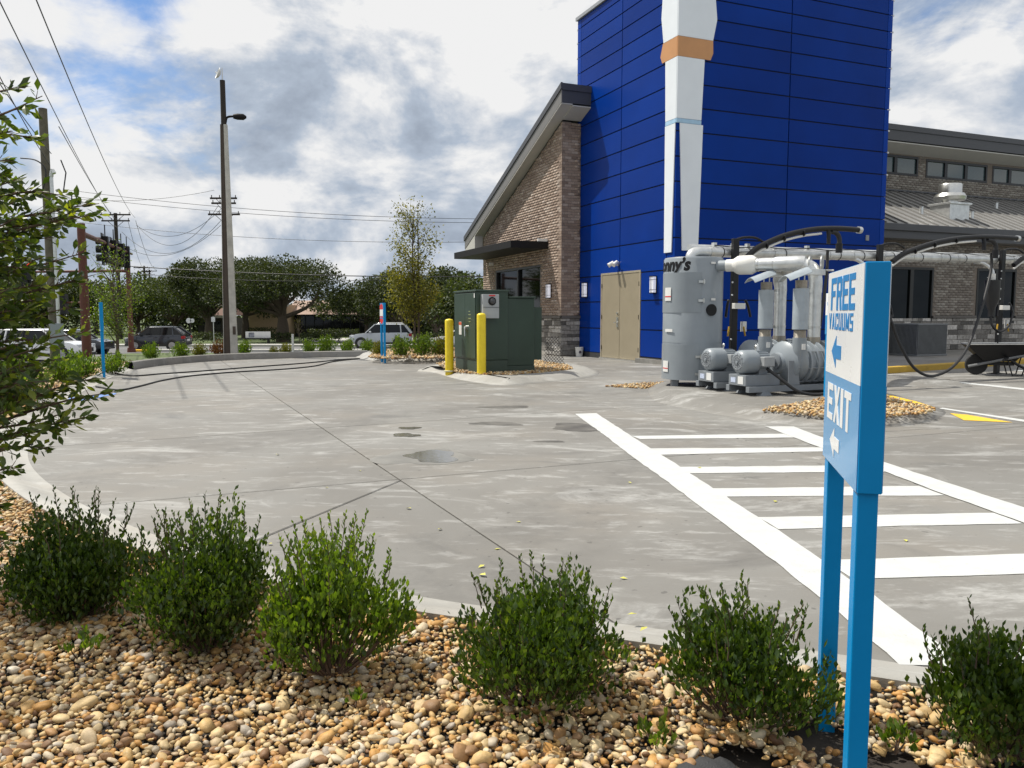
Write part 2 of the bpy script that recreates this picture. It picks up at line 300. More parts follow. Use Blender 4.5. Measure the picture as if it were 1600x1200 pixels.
# ------------------------------------------------------------------ mesh helpers
def tag(o, label=None, cat=None, group=None, kind=None):
    if label: o['label'] = label
    if cat: o['category'] = cat
    if group: o['group'] = group
    if kind: o['kind'] = kind
    return o
def empty(name, loc, rz=0, label=None, cat=None, group=None):
    o = bpy.data.objects.new(name, None); COL.objects.link(o); o.location = loc; o.rotation_euler = (0, 0, rz); o.empty_display_size = .2
    return tag(o, label, cat, group)
def link(name, me, parent=None, loc=None, rot=None, scale=None):
    o = bpy.data.objects.new(name, me); COL.objects.link(o)
    if parent: o.parent = parent
    if loc is not None: o.location = loc
    if rot is not None: o.rotation_euler = rot
    if scale is not None: o.scale = scale
    return o
class MB:
    def __init__(s): s.v = []; s.f = []
    def add(s, vs, fs):
        n = len(s.v); s.v += [tuple(v) for v in vs]; s.f += [tuple(i+n for i in f) for f in fs]; return s
    def box(s, c, d, M=None):
        x, y, z = (k/2 for k in d); c = Vector(c)
        vs = [Vector((a*x, b*y, e*z)) for e in (-1, 1) for b in (-1, 1) for a in (-1, 1)]
        if M is not None: vs = [M @ v for v in vs]
        return s.add([v+c for v in vs], [(0, 2, 3, 1), (4, 5, 7, 6), (0, 1, 5, 4), (2, 6, 7, 3), (0, 4, 6, 2), (1, 3, 7, 5)])
    def bb(s, x0, x1, y0, y1, z0, z1): return s.box(((x0+x1)/2, (y0+y1)/2, (z0+z1)/2), (abs(x1-x0), abs(y1-y0), abs(z1-z0)))
    def cyl(s, p0, p1, r0, r1=None, n=16, caps=True):
        r1 = r0 if r1 is None else r1; p0, p1 = Vector(p0), Vector(p1); a = (p1-p0).normalized()
        u = a.orthogonal().normalized(); w = a.cross(u)
        vs = []
        for p, r in ((p0, r0), (p1, r1)):
            vs += [p + (u*math.cos(2*math.pi*i/n) + w*math.sin(2*math.pi*i/n))*r for i in range(n)]
        fs = [(i, (i+1) % n, n+(i+1) % n, n+i) for i in range(n)]
        if caps: fs += [tuple(range(n-1, -1, -1)), tuple(range(n, 2*n))]
        return s.add(vs, fs)
    def tube(s, pts, r, n=8, caps=True):
        pts = [Vector(p) for p in pts]; rs = r if isinstance(r, (list, tuple)) else [r]*len(pts)
        t = [(pts[min(i+1, len(pts)-1)]-pts[max(i-1, 0)]).normalized() for i in range(len(pts))]
        u = t[0].orthogonal().normalized(); vs = []
        for i, p in enumerate(pts):
            u = (u - t[i]*u.dot(t[i])); u = u.normalized() if u.length > 1e-6 else t[i].orthogonal().normalized()
            w = t[i].cross(u)
            vs += [p + (u*math.cos(2*math.pi*k/n) + w*math.sin(2*math.pi*k/n))*rs[i] for k in range(n)]
        fs = [(i*n+k, i*n+(k+1) % n, (i+1)*n+(k+1) % n, (i+1)*n+k) for i in range(len(pts)-1) for k in range(n)]
        if caps: fs += [tuple(range(n-1, -1, -1)), tuple(range((len(pts)-1)*n, len(pts)*n))]
        return s.add(vs, fs)
    def lathe(s, prof, n=24, o=(0, 0, 0), axis='z'):
        vs = []
        for r, h in prof:
            for k in range(n):
                a = 2*math.pi*k/n; c, d = r*math.cos(a), r*math.sin(a)
                p = (c, d, h) if axis == 'z' else ((h, c, d) if axis == 'x' else (d, h, c))
                vs.append((p[0]+o[0], p[1]+o[1], p[2]+o[2]))
        m = len(prof); fs = [(i*n+k, i*n+(k+1) % n, (i+1)*n+(k+1) % n, (i+1)*n+k) for i in range(m-1) for k in range(n)]
        if prof[0][0] > 1e-5: fs.append(tuple(range(n-1, -1, -1)))
        if prof[-1][0] > 1e-5: fs.append(tuple(range((m-1)*n, m*n)))
        return s.add(vs, fs)
    def prism(s, poly, a, b, plane='xy'):
        def q(p, h): return {'xy': (p[0], p[1], h), 'yz': (h, p[0], p[1]), 'xz': (p[0], h, p[1])}[plane]
        n = len(poly); vs = [q(p, a) for p in poly] + [q(p, b) for p in poly]
        fs = [tuple(range(n-1, -1, -1)), tuple(range(n, 2*n))] + [(i, (i+1) % n, n+(i+1) % n, n+i) for i in range(n)]
        return s.add(vs, fs)
    def build(s, name, m, parent=None, smooth=None, bevel=0.0, loc=None, rot=None):
        me = bpy.data.meshes.new(name); me.from_pydata(s.v, [], s.f); me.materials.append(m)
        b = bmesh.new(); b.from_mesh(me); bmesh.ops.recalc_face_normals(b, faces=b.faces); b.to_mesh(me); b.free()
        if smooth:
            me.polygons.foreach_set('use_smooth', [True]*len(me.polygons)); me.set_sharp_from_angle(angle=R(smooth if smooth is not True else 40))
        o = link(name, me, parent, loc, rot)
        if bevel:
            md = o.modifiers.new('b', 'BEVEL'); md.width = bevel; md.segments = 2; md.limit_method = 'ANGLE'
        return o
def np_mesh(name, V, Fc, m, tone=None, parent=None, smooth=False, kind=None):
    """V (n,3), Fc (m,k) equal-sized faces"""
    me = bpy.data.meshes.new(name); nv, (nf, k) = len(V), Fc.shape
    me.vertices.add(nv); me.vertices.foreach_set('co', np.ascontiguousarray(V, dtype=np.float32).ravel())
    me.loops.add(nf*k); me.loops.foreach_set('vertex_index', np.ascontiguousarray(Fc, dtype=np.int32).ravel())
    me.polygons.add(nf); me.polygons.foreach_set('loop_start', np.arange(0, nf*k, k, dtype=np.int32))
    if smooth: me.polygons.foreach_set('use_smooth', np.ones(nf, dtype=bool))
    me.materials.append(m); me.update(calc_edges=True)
    if tone is not None:
        a = me.attributes.new('tone', 'FLOAT', 'FACE'); a.data.foreach_set('value', np.ascontiguousarray(tone, dtype=np.float32))
    o = link(name, me, parent)
    if kind: o['kind'] = kind
    return o
def children(o): return [c for c in list(bpy.data.objects) if c.parent == o]
def copy_tree(o, loc=None, rz=None, scale=None, label=None, group=None, parent=None, kids=None):
    c = o.copy(); COL.objects.link(c); c.parent = parent
    for ch in CH.get(o.name, None) or children(o): copy_tree(ch, parent=c)
    if loc is not None: c.location = loc
    if rz is not None: c.rotation_euler = (0, 0, rz)
    if scale is not None: c.scale = (scale,)*3 if isinstance(scale, (int, float)) else scale
    if label: c['label'] = label
    if group: c['group'] = group
    return c
CH = {}
def spline(pts, k=8):
    pts = [Vector(p) for p in pts]; q = [pts[0]*2-pts[1]] + pts + [pts[-1]*2-pts[-2]]; out = []
    for i in range(1, len(q)-2):
        for j in range(k):
            t = j/k; a, b, c, d = q[i-1:i+3]
            out.append(.5*((2*b) + (c-a)*t + (2*a-5*b+4*c-d)*t*t + (3*b-a-3*c+d)*t**3))
    return out + [pts[-1]]
def leaves(Pos, Dr, Ln, Wd, tone, fold=.12):
    """leaf-shaped faces (4 triangles each): base, right, tip, left, sunken middle"""
    n = len(Pos); Dr = Dr/np.linalg.norm(Dr, axis=1, keepdims=True)
    rnd = RNG.normal(size=(n, 3)); sd = np.cross(Dr, rnd); sd /= np.linalg.norm(sd, axis=1, keepdims=True)+1e-9
    nn = np.cross(sd, Dr); L = Ln[:, None]; Wh = (Wd/2)[:, None]
    V = np.stack([Pos, Pos+Dr*L*.55+sd*Wh, Pos+Dr*L, Pos+Dr*L*.55-sd*Wh, Pos+Dr*L*.5-nn*L*fold], 1).reshape(-1, 3)
    t = np.array([(0, 1, 4), (1, 2, 4), (2, 3, 4), (3, 0, 4)])
    Fc = (np.arange(n)[:, None, None]*5 + t[None]).reshape(-1, 3)
    return V, Fc, np.repeat(tone, 4)

# ------------------------------------------------------------------ terrain
def sm(t): t = np.clip(t, 0, 1); return t*t*(3-2*t)
def terr(x, y):
    x = np.asarray(x, float); y = np.asarray(y, float)
    d = np.maximum(y - (25 + 40*sm((x+1)/6)), -x-11.0 - 0*y)
    return -.05 - 1.27*sm(d/13)
def sheet(name, x0, x1, y0, y1, step, m, dz=0.0, kind='structure'):
    xs = np.linspace(x0, x1, max(2, int((x1-x0)/step)+1)); ys = np.linspace(y0, y1, max(2, int((y1-y0)/step)+1))
    X, Y = np.meshgrid(xs, ys); Z = terr(X, Y)+dz; V = np.stack([X, Y, Z], -1).reshape(-1, 3); nx, ny = len(xs), len(ys)
    i = (np.arange(ny-1)[:, None]*nx + np.arange(nx-1)[None]).ravel()
    return tag(np_mesh(name, V, np.stack([i, i+1, i+nx+1, i+nx], 1), m, smooth=True), kind=kind)
sheet('ground', -90, 60, -12, 100, 1.0, M_grass)
far = MB(); far.add([(-700, 100, -1.325), (700, 100, -1.325), (700, 1200, -1.325), (-700, 1200, -1.325), (-700, -60, -1.4), (-90, -60, -1.4), (-90, 100, -1.325), (60, -60, -1.4), (700, -60, -1.4), (60, 100, -1.325)],
                    [(0, 1, 2, 3), (4, 5, 6, 0), (7, 8, 1, 9)]); tag(far.build('far_ground', M_grass), kind='structure')
sheet('main_road', -89, 59, 41, 61, 1.0, M_asph, .02)
sheet('side_road', -46, -17.5, -10, 41, 1.0, M_asph, .02)
def strip(name, pts, w, h, m, z0=None):
    mb = MB(); pts = [Vector((p[0], p[1], 0)) for p in pts]
    for a, b in zip(pts[:-1], pts[1:]):
        d = (b-a).normalized(); n = Vector((-d.y, d.x, 0))*w/2
        za = float(terr(a.x, a.y)) if z0 is None else z0; zb = float(terr(b.x, b.y)) if z0 is None else z0
        q = [a-n, b-n, b+n, a+n]; zs = [za, zb, zb, za]
        mb.add([(p.x, p.y, z-.1) for p, z in zip(q, zs)] + [(p.x, p.y, z+h) for p, z in zip(q, zs)], [(0, 3, 2, 1), (4, 5, 6, 7), (0, 1, 5, 4), (1, 2, 6, 5), (2, 3, 7, 6), (3, 0, 4, 7)])
    return tag(mb.build(name, m), kind='structure')
strip('far_pavement', [(-88, 62.2), (58, 62.2)], 2.0, .15, M_walk, z0=-1.32)
strip('road_median', [(-24.2, 53), (58, 53)], 1.0, .16, M_walk, z0=-1.32)
strip('median_nose', [(-25.4, 53), (-24.2, 53)], .9, .14, M_yellow, z0=-1.32)
strip('near_road_kerb', [(-13, 40.8), (58, 40.8)], .4, .14, M_walk, z0=-1.32)
strip('stop_line', [(-30, 31), (-19, 31)], .4, .03, M_paint)
strip('lane_line', [(-88, 57), (58, 57)], .12, .028, M_paint, z0=-1.32)

# ------------------------------------------------------------------ the concrete lot: slabs between recessed joints
EDGE = [(4.2, 1.45), (1.79, 2.37), (1.4, 2.57), (.49, 2.92), (-.27, 3.19), (-.64, 3.38), (-1.22, 3.69), (-1.87, 4.12), (-2.82, 4.98), (-3.72, 6.02), (-4.42, 7.1), (-5.15, 8.47), (-6.25, 11.03),
        (-7.32, 14.09), (-7.93, 15.91), (-8.22, 17.41), (-8.09, 19.0), (-7.37, 20.6), (-5.64, 21.75), (-4.08, 22.4)]
def hull(p):
    p = sorted(p); 
    def half(q):
        h = []
        for c in q:
            while len(h) > 1 and (h[-1][0]-h[-2][0])*(c[1]-h[-2][1]) - (h[-1][1]-h[-2][1])*(c[0]-h[-2][0]) <= 0: h.pop()
            h.append(c)
        return h
    a, b = half(p), half(p[::-1]); return a[:-1]+b[:-1]
edge_s = [(v.x, v.y) for v in spline([(a, b, 0) for a, b in EDGE], 5)]
LOT = hull(edge_s + [(18, -3.5), (30, -3), (30, 34), (0, 30)])
def cut(poly, a, b, keep=1):
    """part of a polygon on one side of the line a-b"""
    f = lambda p: keep*((b[0]-a[0])*(p[1]-a[1]) - (b[1]-a[1])*(p[0]-a[0])); out = []
    for i, p in enumerate(poly):
        q = poly[(i+1) % len(poly)]; fp, fq = f(p), f(q)
        if fp >= 0: out.append(p)
        if fp*fq < 0: t = fp/(fp-fq); out.append((p[0]+(q[0]-p[0])*t, p[1]+(q[1]-p[1])*t))
    return out
def area(p): return .5*sum(a[0]*b[1]-b[0]*a[1] for a, b in zip(p, p[1:]+p[:1]))
g2 = lambda x, y: tuple(G(x, y)[:2])
jA = (g2(340, 560), g2(830, 885)); jB = (g2(400, 768), g2(900, 725.6)); jC = (g2(633, 748), g2(411, 840)); jD = (g2(400, 676), g2(900, 642))
slabs = [LOT]
def split(line, test=None):
    global slabs; out = []
    for s in slabs:
        if test and not test(s): out.append(s); continue
        for k in (1, -1):
            c = cut(s, *line, k)
            if len(c) > 2 and abs(area(c)) > .02: out.append(c)
    slabs = out
def cen(s): return (sum(p[0] for p in s)/len(s), sum(p[1] for p in s)/len(s))
def side(line, p): a, b = line; return (b[0]-a[0])*(p[1]-a[1]) - (b[1]-a[1])*(p[0]-a[0])
split(jA); split(jB)
ja = Vector((jA[1][0]-jA[0][0], jA[1][1]-jA[0][1])).normalized(); jb = Vector((jB[1][0]-jB[0][0], jB[1][1]-jB[0][1])).normalized()
split(jC, lambda s: side(jA, cen(s))*side(jA, (-3, 6)) > 0 and side(jB, cen(s))*side(jB, (-1, 4)) > 0)
split(jD)
p633 = Vector(g2(633, 748))
for k in (7.6, 11.6, 15.8):
    q = p633 + Vector((-jb.y, jb.x))*k; split(((q.x, q.y), (q.x+jb.x, q.y+jb.y)))
split((g2(1034, 655), g2(1123, 677.6)), lambda s: side(jA, cen(s))*side(jA, (-3, 6)) < 0)
split((g2(1100, 692), g2(1600, 661)), lambda s: cen(s)[0] > 2.5)
split(((9.5, 6), (9.5+VX, 6+VY)), lambda s: cen(s)[0] > 4)
lot = MB(); lot.add([(p[0], p[1], -.02) for p in LOT], [tuple(range(len(LOT)))])
lot = tag(lot.build('concrete_lot', mat('joint_dirt', (.06, .05, .042), .9)), kind='structure')
def inset(poly, d):
    if area(poly) < 0: poly = poly[::-1]
    out = poly
    for i in range(len(poly)):
        a, b = poly[i], poly[(i+1) % len(poly)]; l = math.hypot(b[0]-a[0], b[1]-a[1])
        if l < 1e-4: continue
        n = (-(b[1]-a[1])/l*d, (b[0]-a[0])/l*d); out = cut(out, (a[0]+n[0], a[1]+n[1]), (b[0]+n[0], b[1]+n[1]))
    return out
for s in slabs:
    i1 = inset(s, .006); i2 = inset(s, .013)
    if len(i1) < 3 or len(i2) < 3: continue
    mb = MB(); n, k = len(i1), len(i2)
    vs = [(p[0], p[1], -.12) for p in i1] + [(p[0], p[1], -.006) for p in i1] + [(p[0], p[1], 0) for p in i2]
    fs = [(i, (i+1) % n, n+(i+1) % n, n+i) for i in range(n)] + [tuple(range(2*n, 2*n+k))]
    if n == k: fs += [(n+i, n+(i+1) % n, 2*n+(i+1) % n, 2*n+i) for i in range(n)]
    me = bpy.data.meshes.new('slab'); me.from_pydata(vs, [], fs); me.materials.append(M_conc); me.update(); link('slab', me, lot)

def sweep(name, pts, prof, m, out_sign=1, closed=False, kind='structure', parent=None):
    """sweep a kerb profile [(offset outward, z)] along plan points"""
    P2 = [Vector((p[0], p[1])) for p in pts]; n = len(P2); V, Fc = [], []
    for i, p in enumerate(P2):
        a = P2[(i-1) % n] if closed or i else p; b = P2[(i+1) % n] if closed or i < n-1 else p
        t = (b-a).normalized(); nr = Vector((-t.y, t.x))*out_sign
        V += [(p.x+nr.x*o, p.y+nr.y*o, z) for o, z in prof]
    k = len(prof)
    for i in range(n if closed else n-1):
        j = (i+1) % n
        Fc += [(i*k+q, i*k+q+1, j*k+q+1, j*k+q) for q in range(k-1)]
    mb = MB(); mb.add(V, Fc); return tag(mb.build(name, m, parent, smooth=50), kind=kind)
iB = min(range(len(edge_s)), key=lambda i: (edge_s[i][0]+8.2)**2+(edge_s[i][1]-17.2)**2)
sweep('rolled_kerb', edge_s[:iB+1], [(-.03, .003), (.03, .006), (.09, .024), (.15, .052), (.19, .066), (.235, .068), (.248, .06), (.252, -.12)], M_kerb)
sweep('upright_kerb', edge_s[iB:], [(0, -.02), (.015, .15), (.03, .165), (.17, .165), (.18, .15), (.18, -.2)], M_curb_dark)

# painted hatching
def poly_sheet(name, pts, z, m, parent=None, kind='structure'):
    if m is M_paint:                                   # hand rolled edges wander by a few millimetres
        q = []
        for a, b in zip(pts, pts[1:]+pts[:1]):
            L = math.hypot(b[0]-a[0], b[1]-a[1]); n = max(1, int(L/.09)); nx, ny = -(b[1]-a[1])/(L+1e-9), (b[0]-a[0])/(L+1e-9)
            for i in range(n):
                w = random.gauss(0, .0028)+.004*math.sin(i*.23+a[0]*3) if i else 0; t = i/n; q.append((a[0]+(b[0]-a[0])*t+nx*w, a[1]+(b[1]-a[1])*t+ny*w))
        pts = q
    mb = MB(); mb.add([(p[0], p[1], z) for p in pts], [tuple(range(len(pts)))]); o = mb.build(name, m, parent)
    return tag(o, kind=kind) if not parent else o
hatch = poly_sheet('hatched_marking', [g2(x, y) for x, y in [(899, 647), (932, 646), (984, 680), (1060, 728), (1136, 777), (1215, 828), (1280, 873), (1366, 931), (1475, 1012), (1480, 1042), (1405, 1040), (1325, 971), (1280, 934), (1163, 843), (1087, 787)]], .004, M_paint)
for q in [[(1195, 667), (1240, 667), (1290, 686), (1376, 721), (1600, 794), (1900, 893), (1900, 920), (1600, 818), (1478, 774), (1378, 736), (1285, 701)],
          [(986, 681.5), (1224, 678), (1240, 684), (1000, 686.5)], [(1016, 701), (1282, 699.5), (1297, 705.5), (1030, 711)], [(1058, 730), (1364, 727.5), (1389, 737.5), (1075, 740)],
          [(1110, 763.5), (1436, 760), (1476, 774.5), (1132, 776.5)], [(1184, 808.5), (1553, 802), (1598, 818.5), (1216, 827.5)], [(1285, 876), (1734, 862), (1830, 892), (1332, 905)], [(1500, 1012), (1900, 990), (1900, 1040), (1550, 1048)]]:
    poly_sheet('painted_stripe', [g2(*p) for p in q], .0052 if q[0] == (1195, 667) else .003, M_paint, hatch)
stall = poly_sheet('stall_marking', [g2(x, y) for x, y in [(1380, 586), (1392, 586), (1700, 617), (1700, 620.5)]], .004, M_paint)
for q in [[(1466, 638.5), (1473, 637.5), (1800, 686), (1800, 691)], [(1576, 578.5), (1590, 578), (1700, 587), (1700, 589)]]:
    poly_sheet('painted_stripe', [g2(*p) for p in q], .004, M_paint, stall)
poly_sheet('yellow_marking', [g2(x, y) for x, y in [(1484, 646), (1512, 648.5), (1583, 660.5), (1506, 657)]], .004, M_yellow)
def blob(name, x, y, rx, ry, z, m, seed, kind='structure', n=40):
    rr = random.Random(seed); ph = [rr.uniform(0, 6.28) for _ in range(4)]; c = g2(x, y); q = []
    for k in range(n):
        a = 2*math.pi*k/n; f = 1+.18*math.sin(2*a+ph[0])+.13*math.sin(3*a+ph[1])+.08*math.sin(5*a+ph[2])+.05*math.sin(9*a+ph[3])
        q.append((c[0]+rx*f*math.cos(a), c[1]+ry*f*math.sin(a)))
    return poly_sheet(name, q, z, m, kind=kind)
M_wet = mat('damp_concrete', (.18, .174, .158), .5, var=.25, scale=3, spec=.5)
blob('damp_patch', 662, 714, .34, .42, .0015, M_wet, 3); blob('puddle', 676, 713, .23, .26, .003, M_water, 5)
blob('puddle', 640, 669, .10, .10, .003, M_water, 8); blob('puddle', 634, 680, .13, .12, .003, M_water, 9); M_oil = mat('oil_stain', (.105, .099, .088), .5, var=.45, scale=4); blob('oil_stain', 905, 668, .30, .30, .0015, M_oil, 10); blob('oil_stain', 775, 662, .26, .15, .0015, M_oil, 12); blob('oil_stain', 860, 690, .12, .06, .0015, M_oil, 13); blob('oil_stain', 790, 636, .3, .16, .0015, M_oil, 14)
blob('paint_overspray', 140, 621, .16, .6, .004, mat('blue_overspray', (.12, .22, .5), .7, var=.4, scale=8), 21)

# ------------------------------------------------------------------ pebbles
def ico(sub):
    b = bmesh.new(); bmesh.ops.create_icosphere(b, subdivisions=sub, radius=1); b.verts.ensure_lookup_table()
    V = np.array([v.co[:] for v in b.verts]); Fc = np.array([[v.index for v in f.verts] for f in b.faces]); b.free(); return V, Fc
def templates(sub, n, seed):
    r = np.random.default_rng(seed); V, Fc = ico(sub); out = []
    for _ in range(n):
        W_ = V.copy()
        for _k in range(6):
            d = r.normal(size=3); d /= np.linalg.norm(d); s = W_ @ d
            W_ = W_ - d[None]*(np.maximum(0, s-r.uniform(.55, .85))[:, None])*.75       # worn facets
        W_ *= (1+.10*np.sin(V @ r.normal(size=(3, 1))*2.2+r.uniform(0, 6)))
        out.append(W_)
    return out, Fc
T1, F1 = templates(2, 14, 1); T0, F0 = templates(1, 10, 2)
def rots(n, tilt):
    y = RNG.uniform(0, 2*np.pi, n); a = RNG.normal(0, tilt, n); b = RNG.normal(0, tilt, n)
    cy, sy, ca, sa, cb, sb = np.cos(y), np.sin(y), np.cos(a), np.sin(a), np.cos(b), np.sin(b); z, o = np.zeros(n), np.ones(n)
    Rz = np.array([[cy, -sy, z], [sy, cy, z], [z, z, o]]).transpose(2, 0, 1); Rx = np.array([[o, z, z], [z, ca, -sa], [z, sa, ca]]).transpose(2, 0, 1); Ry = np.array([[cb, z, sb], [z, o, z], [-sb, z, cb]]).transpose(2, 0, 1)
    return Rz @ Rx @ Ry
def stone_set(Pos, size, tilt=.35):
    n = len(Pos); sc = size[:, None]*np.stack([RNG.uniform(.8, 1.25, n), RNG.uniform(.6, .95, n), RNG.uniform(.38, .68, n)], 1)
    return Pos, sc, rots(n, tilt), RNG.uniform(0, 1, n)
def stone_arrays(data, T, Fc, sel=None):
    Pos, sc, Rm, tn = data
    if sel is not None: Pos, sc, Rm, tn = Pos[sel], sc[sel], Rm[sel], tn[sel]
    n = len(Pos); nv, nf = len(T[0]), len(Fc); V = np.empty((n, nv, 3)); k = RNG.integers(0, len(T), n)
    for t in range(len(T)):
        i = np.where(k == t)[0]
        if len(i): V[i] = np.einsum('nij,nvj->nvi', Rm[i], T[t][None]*sc[i][:, None, :]) + Pos[i][:, None, :]
    FF = (np.arange(n)[:, None, None]*nv + Fc[None]).reshape(-1, 3)
    return V.reshape(-1, 3), FF, np.repeat(tn, nf)
def stone_mesh(name, sets, m, parent):
    V, Fc, t, n = [], [], [], 0
    for a, b, c in sets: V.append(a); Fc.append(b+n); t.append(c); n += len(a)
    return tag(np_mesh(name, np.concatenate(V), np.concatenate(Fc), m, np.concatenate(t), parent, smooth=True), kind='stuff')
def inside(px, py, poly):
    c = np.zeros(len(px), bool); n = len(poly)
    for i in range(n):
        x0, y0 = poly[i]; x1, y1 = poly[(i+1) % n]
        if y0 == y1: continue
        t = ((y0 > py) != (y1 > py)) & (px < (x1-x0)*(py-y0)/(y1-y0)+x0); c ^= t
    return c
def dist_line(px, py, pts):
    d = np.full(len(px), 1e9)
    for a, b in zip(pts[:-1], pts[1:]):
        ax, ay = a; dx, dy = b[0]-ax, b[1]-ay; L = dx*dx+dy*dy+1e-12; t = np.clip(((px-ax)*dx+(py-ay)*dy)/L, 0, 1)
        d = np.minimum(d, np.hypot(px-ax-t*dx, py-ay-t*dy))
    return d
def proj(X, Y, Z):
    z = Z-CAM_H; cy = -_sp*Y-_cp*z; cz = _cp*Y-_sp*z; return 800+F_PX*X/cz, 600+F_PX*cy/cz
soil = MB(); V_, n_e = [], len(edge_s)
for i, p in enumerate(edge_s):
    a, b = edge_s[max(i-14, 0)], edge_s[min(i+14, n_e-1)]; L = math.hypot(b[0]-a[0], b[1]-a[1]); nx, ny = -(b[1]-a[1])/L, (b[0]-a[0])/L
    off = 2.1+3.6*float(1-sm((p[1]-3.2)/3.5)); V_ += [(p[0]-nx*.02, p[1]-ny*.02, -.03), (p[0]+nx*off, p[1]+ny*off, -.03)]
soil.add(V_, [(2*i, 2*i+1, 2*i+3, 2*i+2) for i in range(n_e-1)])
bed = tag(soil.build('gravel_bed', M_soil), kind='structure')
def bump_z(x, y): return .02*np.sin(x*3.1+.7)*np.cos(y*2.7)+.012*np.sin(x*7.3-y*4.1)
def bed_points(sp, x0, x1, y0, y1, far_lim):
    xs, ys = np.meshgrid(np.arange(x0, x1, sp), np.arange(y0, y1, sp)); X = xs.ravel()+RNG.uniform(-.5, .5, xs.size)*sp; Y = ys.ravel()+RNG.uniform(-.5, .5, xs.size)*sp
    u, v = proj(X, Y, np.full(len(X), .03)); ok = (u > -90) & (u < 1690) & (v < 1290)
    X, Y = X[ok], Y[ok]; d = dist_line(X, Y, edge_s); ok = (~inside(X, Y, LOT)) & (d > .235) & (d < far_lim); return X[ok], Y[ok], d[ok]
XA, YA, dA = bed_points(.0178, -4.6, 2.6, 1.45, 5.6, 5)
near = YA < 3.6
sz = np.clip(RNG.lognormal(math.log(.0116), .36, len(XA)), .006, .026)
Z = .0+bump_z(XA, YA)*np.clip((dA-.25)*3, 0, 1)+RNG.uniform(-.004, .010, len(XA))+.010+.032*np.exp(-np.maximum(dA-.24, 0)/.12)
# a second, sparser layer of larger stones on top
XB, YB, dB = bed_points(.047, -4.6, 2.6, 1.45, 5.6, 5); szB = np.clip(RNG.lognormal(math.log(.0165), .32, len(XB)), .010, .036)
ZB = .021+.030*np.exp(-np.maximum(dB-.24, 0)/.12)+bump_z(XB, YB)*np.clip((dB-.25)*3, 0, 1)
Pn = np.concatenate([np.stack([XA, YA, Z], 1), np.stack([XB, YB, ZB], 1)]); Sn = np.concatenate([sz, szB])
# bare weed cloth shows where the stones were kicked away
for bx, by, br in [(.62, 1.98, .10), (.98, 2.0, .13), (.88, 2.16, .10), (.45, 1.86, .06), (1.3, 1.95, .07)]:
    k = np.hypot((Pn[:, 0]-bx), (Pn[:, 1]-by)*1.2) > br*RNG.uniform(.75, 1.25, len(Pn)); Pn, Sn = Pn[k], Sn[k]
data = stone_set(Pn, Sn)
uu, vv = proj(Pn[:, 0], Pn[:, 1], Pn[:, 2]); vis = (uu > 5) & (uu < 1595) & (vv < 1195) & (Pn[:, 2] > .022)
score = np.where(vis, Sn/np.hypot(Pn[:, 1], 1.15), 0); top300 = np.argsort(-score)[:300]
tm = []
for i, t in enumerate(T1):
    me = bpy.data.meshes.new('stone'); me.from_pydata([tuple(v) for v in t], [], [tuple(f) for f in F1]); me.materials.append(M_peb_s)
    me.polygons.foreach_set('use_smooth', [True]*len(me.polygons)); me.update(); tm.append(me)
for i in top300:
    o = link('stone', tm[int(RNG.integers(0, len(tm)))], bed); Mx = Matrix(data[2][i].tolist()).to_4x4() @ Matrix.Diagonal((*data[1][i], 1)); Mx.translation = Vector(Pn[i]); o.matrix_world = Mx
rest = np.ones(len(Pn), bool); rest[top300] = False; hi = rest & (Pn[:, 1] < 2.12); lo_m = rest & ~hi
sets = [stone_arrays(data, T1, F1, np.where(hi)[0]), stone_arrays(data, T0, F0, np.where(lo_m)[0])]
XC, YC, dC = bed_points(.05, -12, -3.0, 5.4, 19.5, 1.9)
k = (dC > .25); XC, YC = XC[k], YC[k]
sets.append(stone_arrays(stone_set(np.stack([XC, YC, .02+RNG.uniform(-.005, .02, len(XC))], 1), np.clip(RNG.lognormal(math.log(.032), .25, len(XC)), .02, .06)), T0, F0))
stone_mesh('river_stones', sets, M_peb_a, bed)

def gravel_patch(name, poly, z, sp, parent=None):
    xs = [p[0] for p in poly]; ys = [p[1] for p in poly]
    a, b = np.meshgrid(np.arange(min(xs), max(xs), sp), np.arange(min(ys), max(ys), sp)); X = a.ravel()+RNG.uniform(-.5, .5, a.size)*sp; Y = b.ravel()+RNG.uniform(-.5, .5, a.size)*sp
    ok = inside(X, Y, poly); X, Y = X[ok], Y[ok]; n = len(X)
    return stone_mesh(name, [stone_arrays(stone_set(np.stack([X, Y, z+RNG.uniform(-.005, .025, n)], 1), np.clip(RNG.lognormal(math.log(sp*.6), .25, n), sp*.35, sp*1.1), .5), T0, F0)], M_peb_a, parent)
def island(name, foot, top_z, run, m=None, hole=None):
    """raised slab with a rolled edge"""
    if area(foot) < 0: foot = foot[::-1]
    s = [(v.x, v.y) for v in spline([(p[0], p[1], 0) for p in foot+foot[:1]], 6)][:-1]
    P2 = [Vector(p) for p in s]; n = len(P2); prof = [(-.02, -.05), (0, .003), (run*.3, top_z*.25), (run*.65, top_z*.8), (run, top_z)]; V = []
    for i, p in enumerate(P2):
        t = (P2[(i+1) % n]-P2[i-1]).normalized(); nr = Vector((-t.y, t.x)); V += [(p.x+nr.x*o, p.y+nr.y*o, z) for o, z in prof]
    k = len(prof); Fc = [(i*k+q, i*k+q+1, ((i+1) % n)*k+q+1, ((i+1) % n)*k+q) for i in range(n) for q in range(k-1)]
    Fc.append(tuple(i*k+k-1 for i in range(n))); mb = MB(); mb.add(V, Fc); return tag(mb.build(name, m or M_kerb, smooth=60), kind='structure')
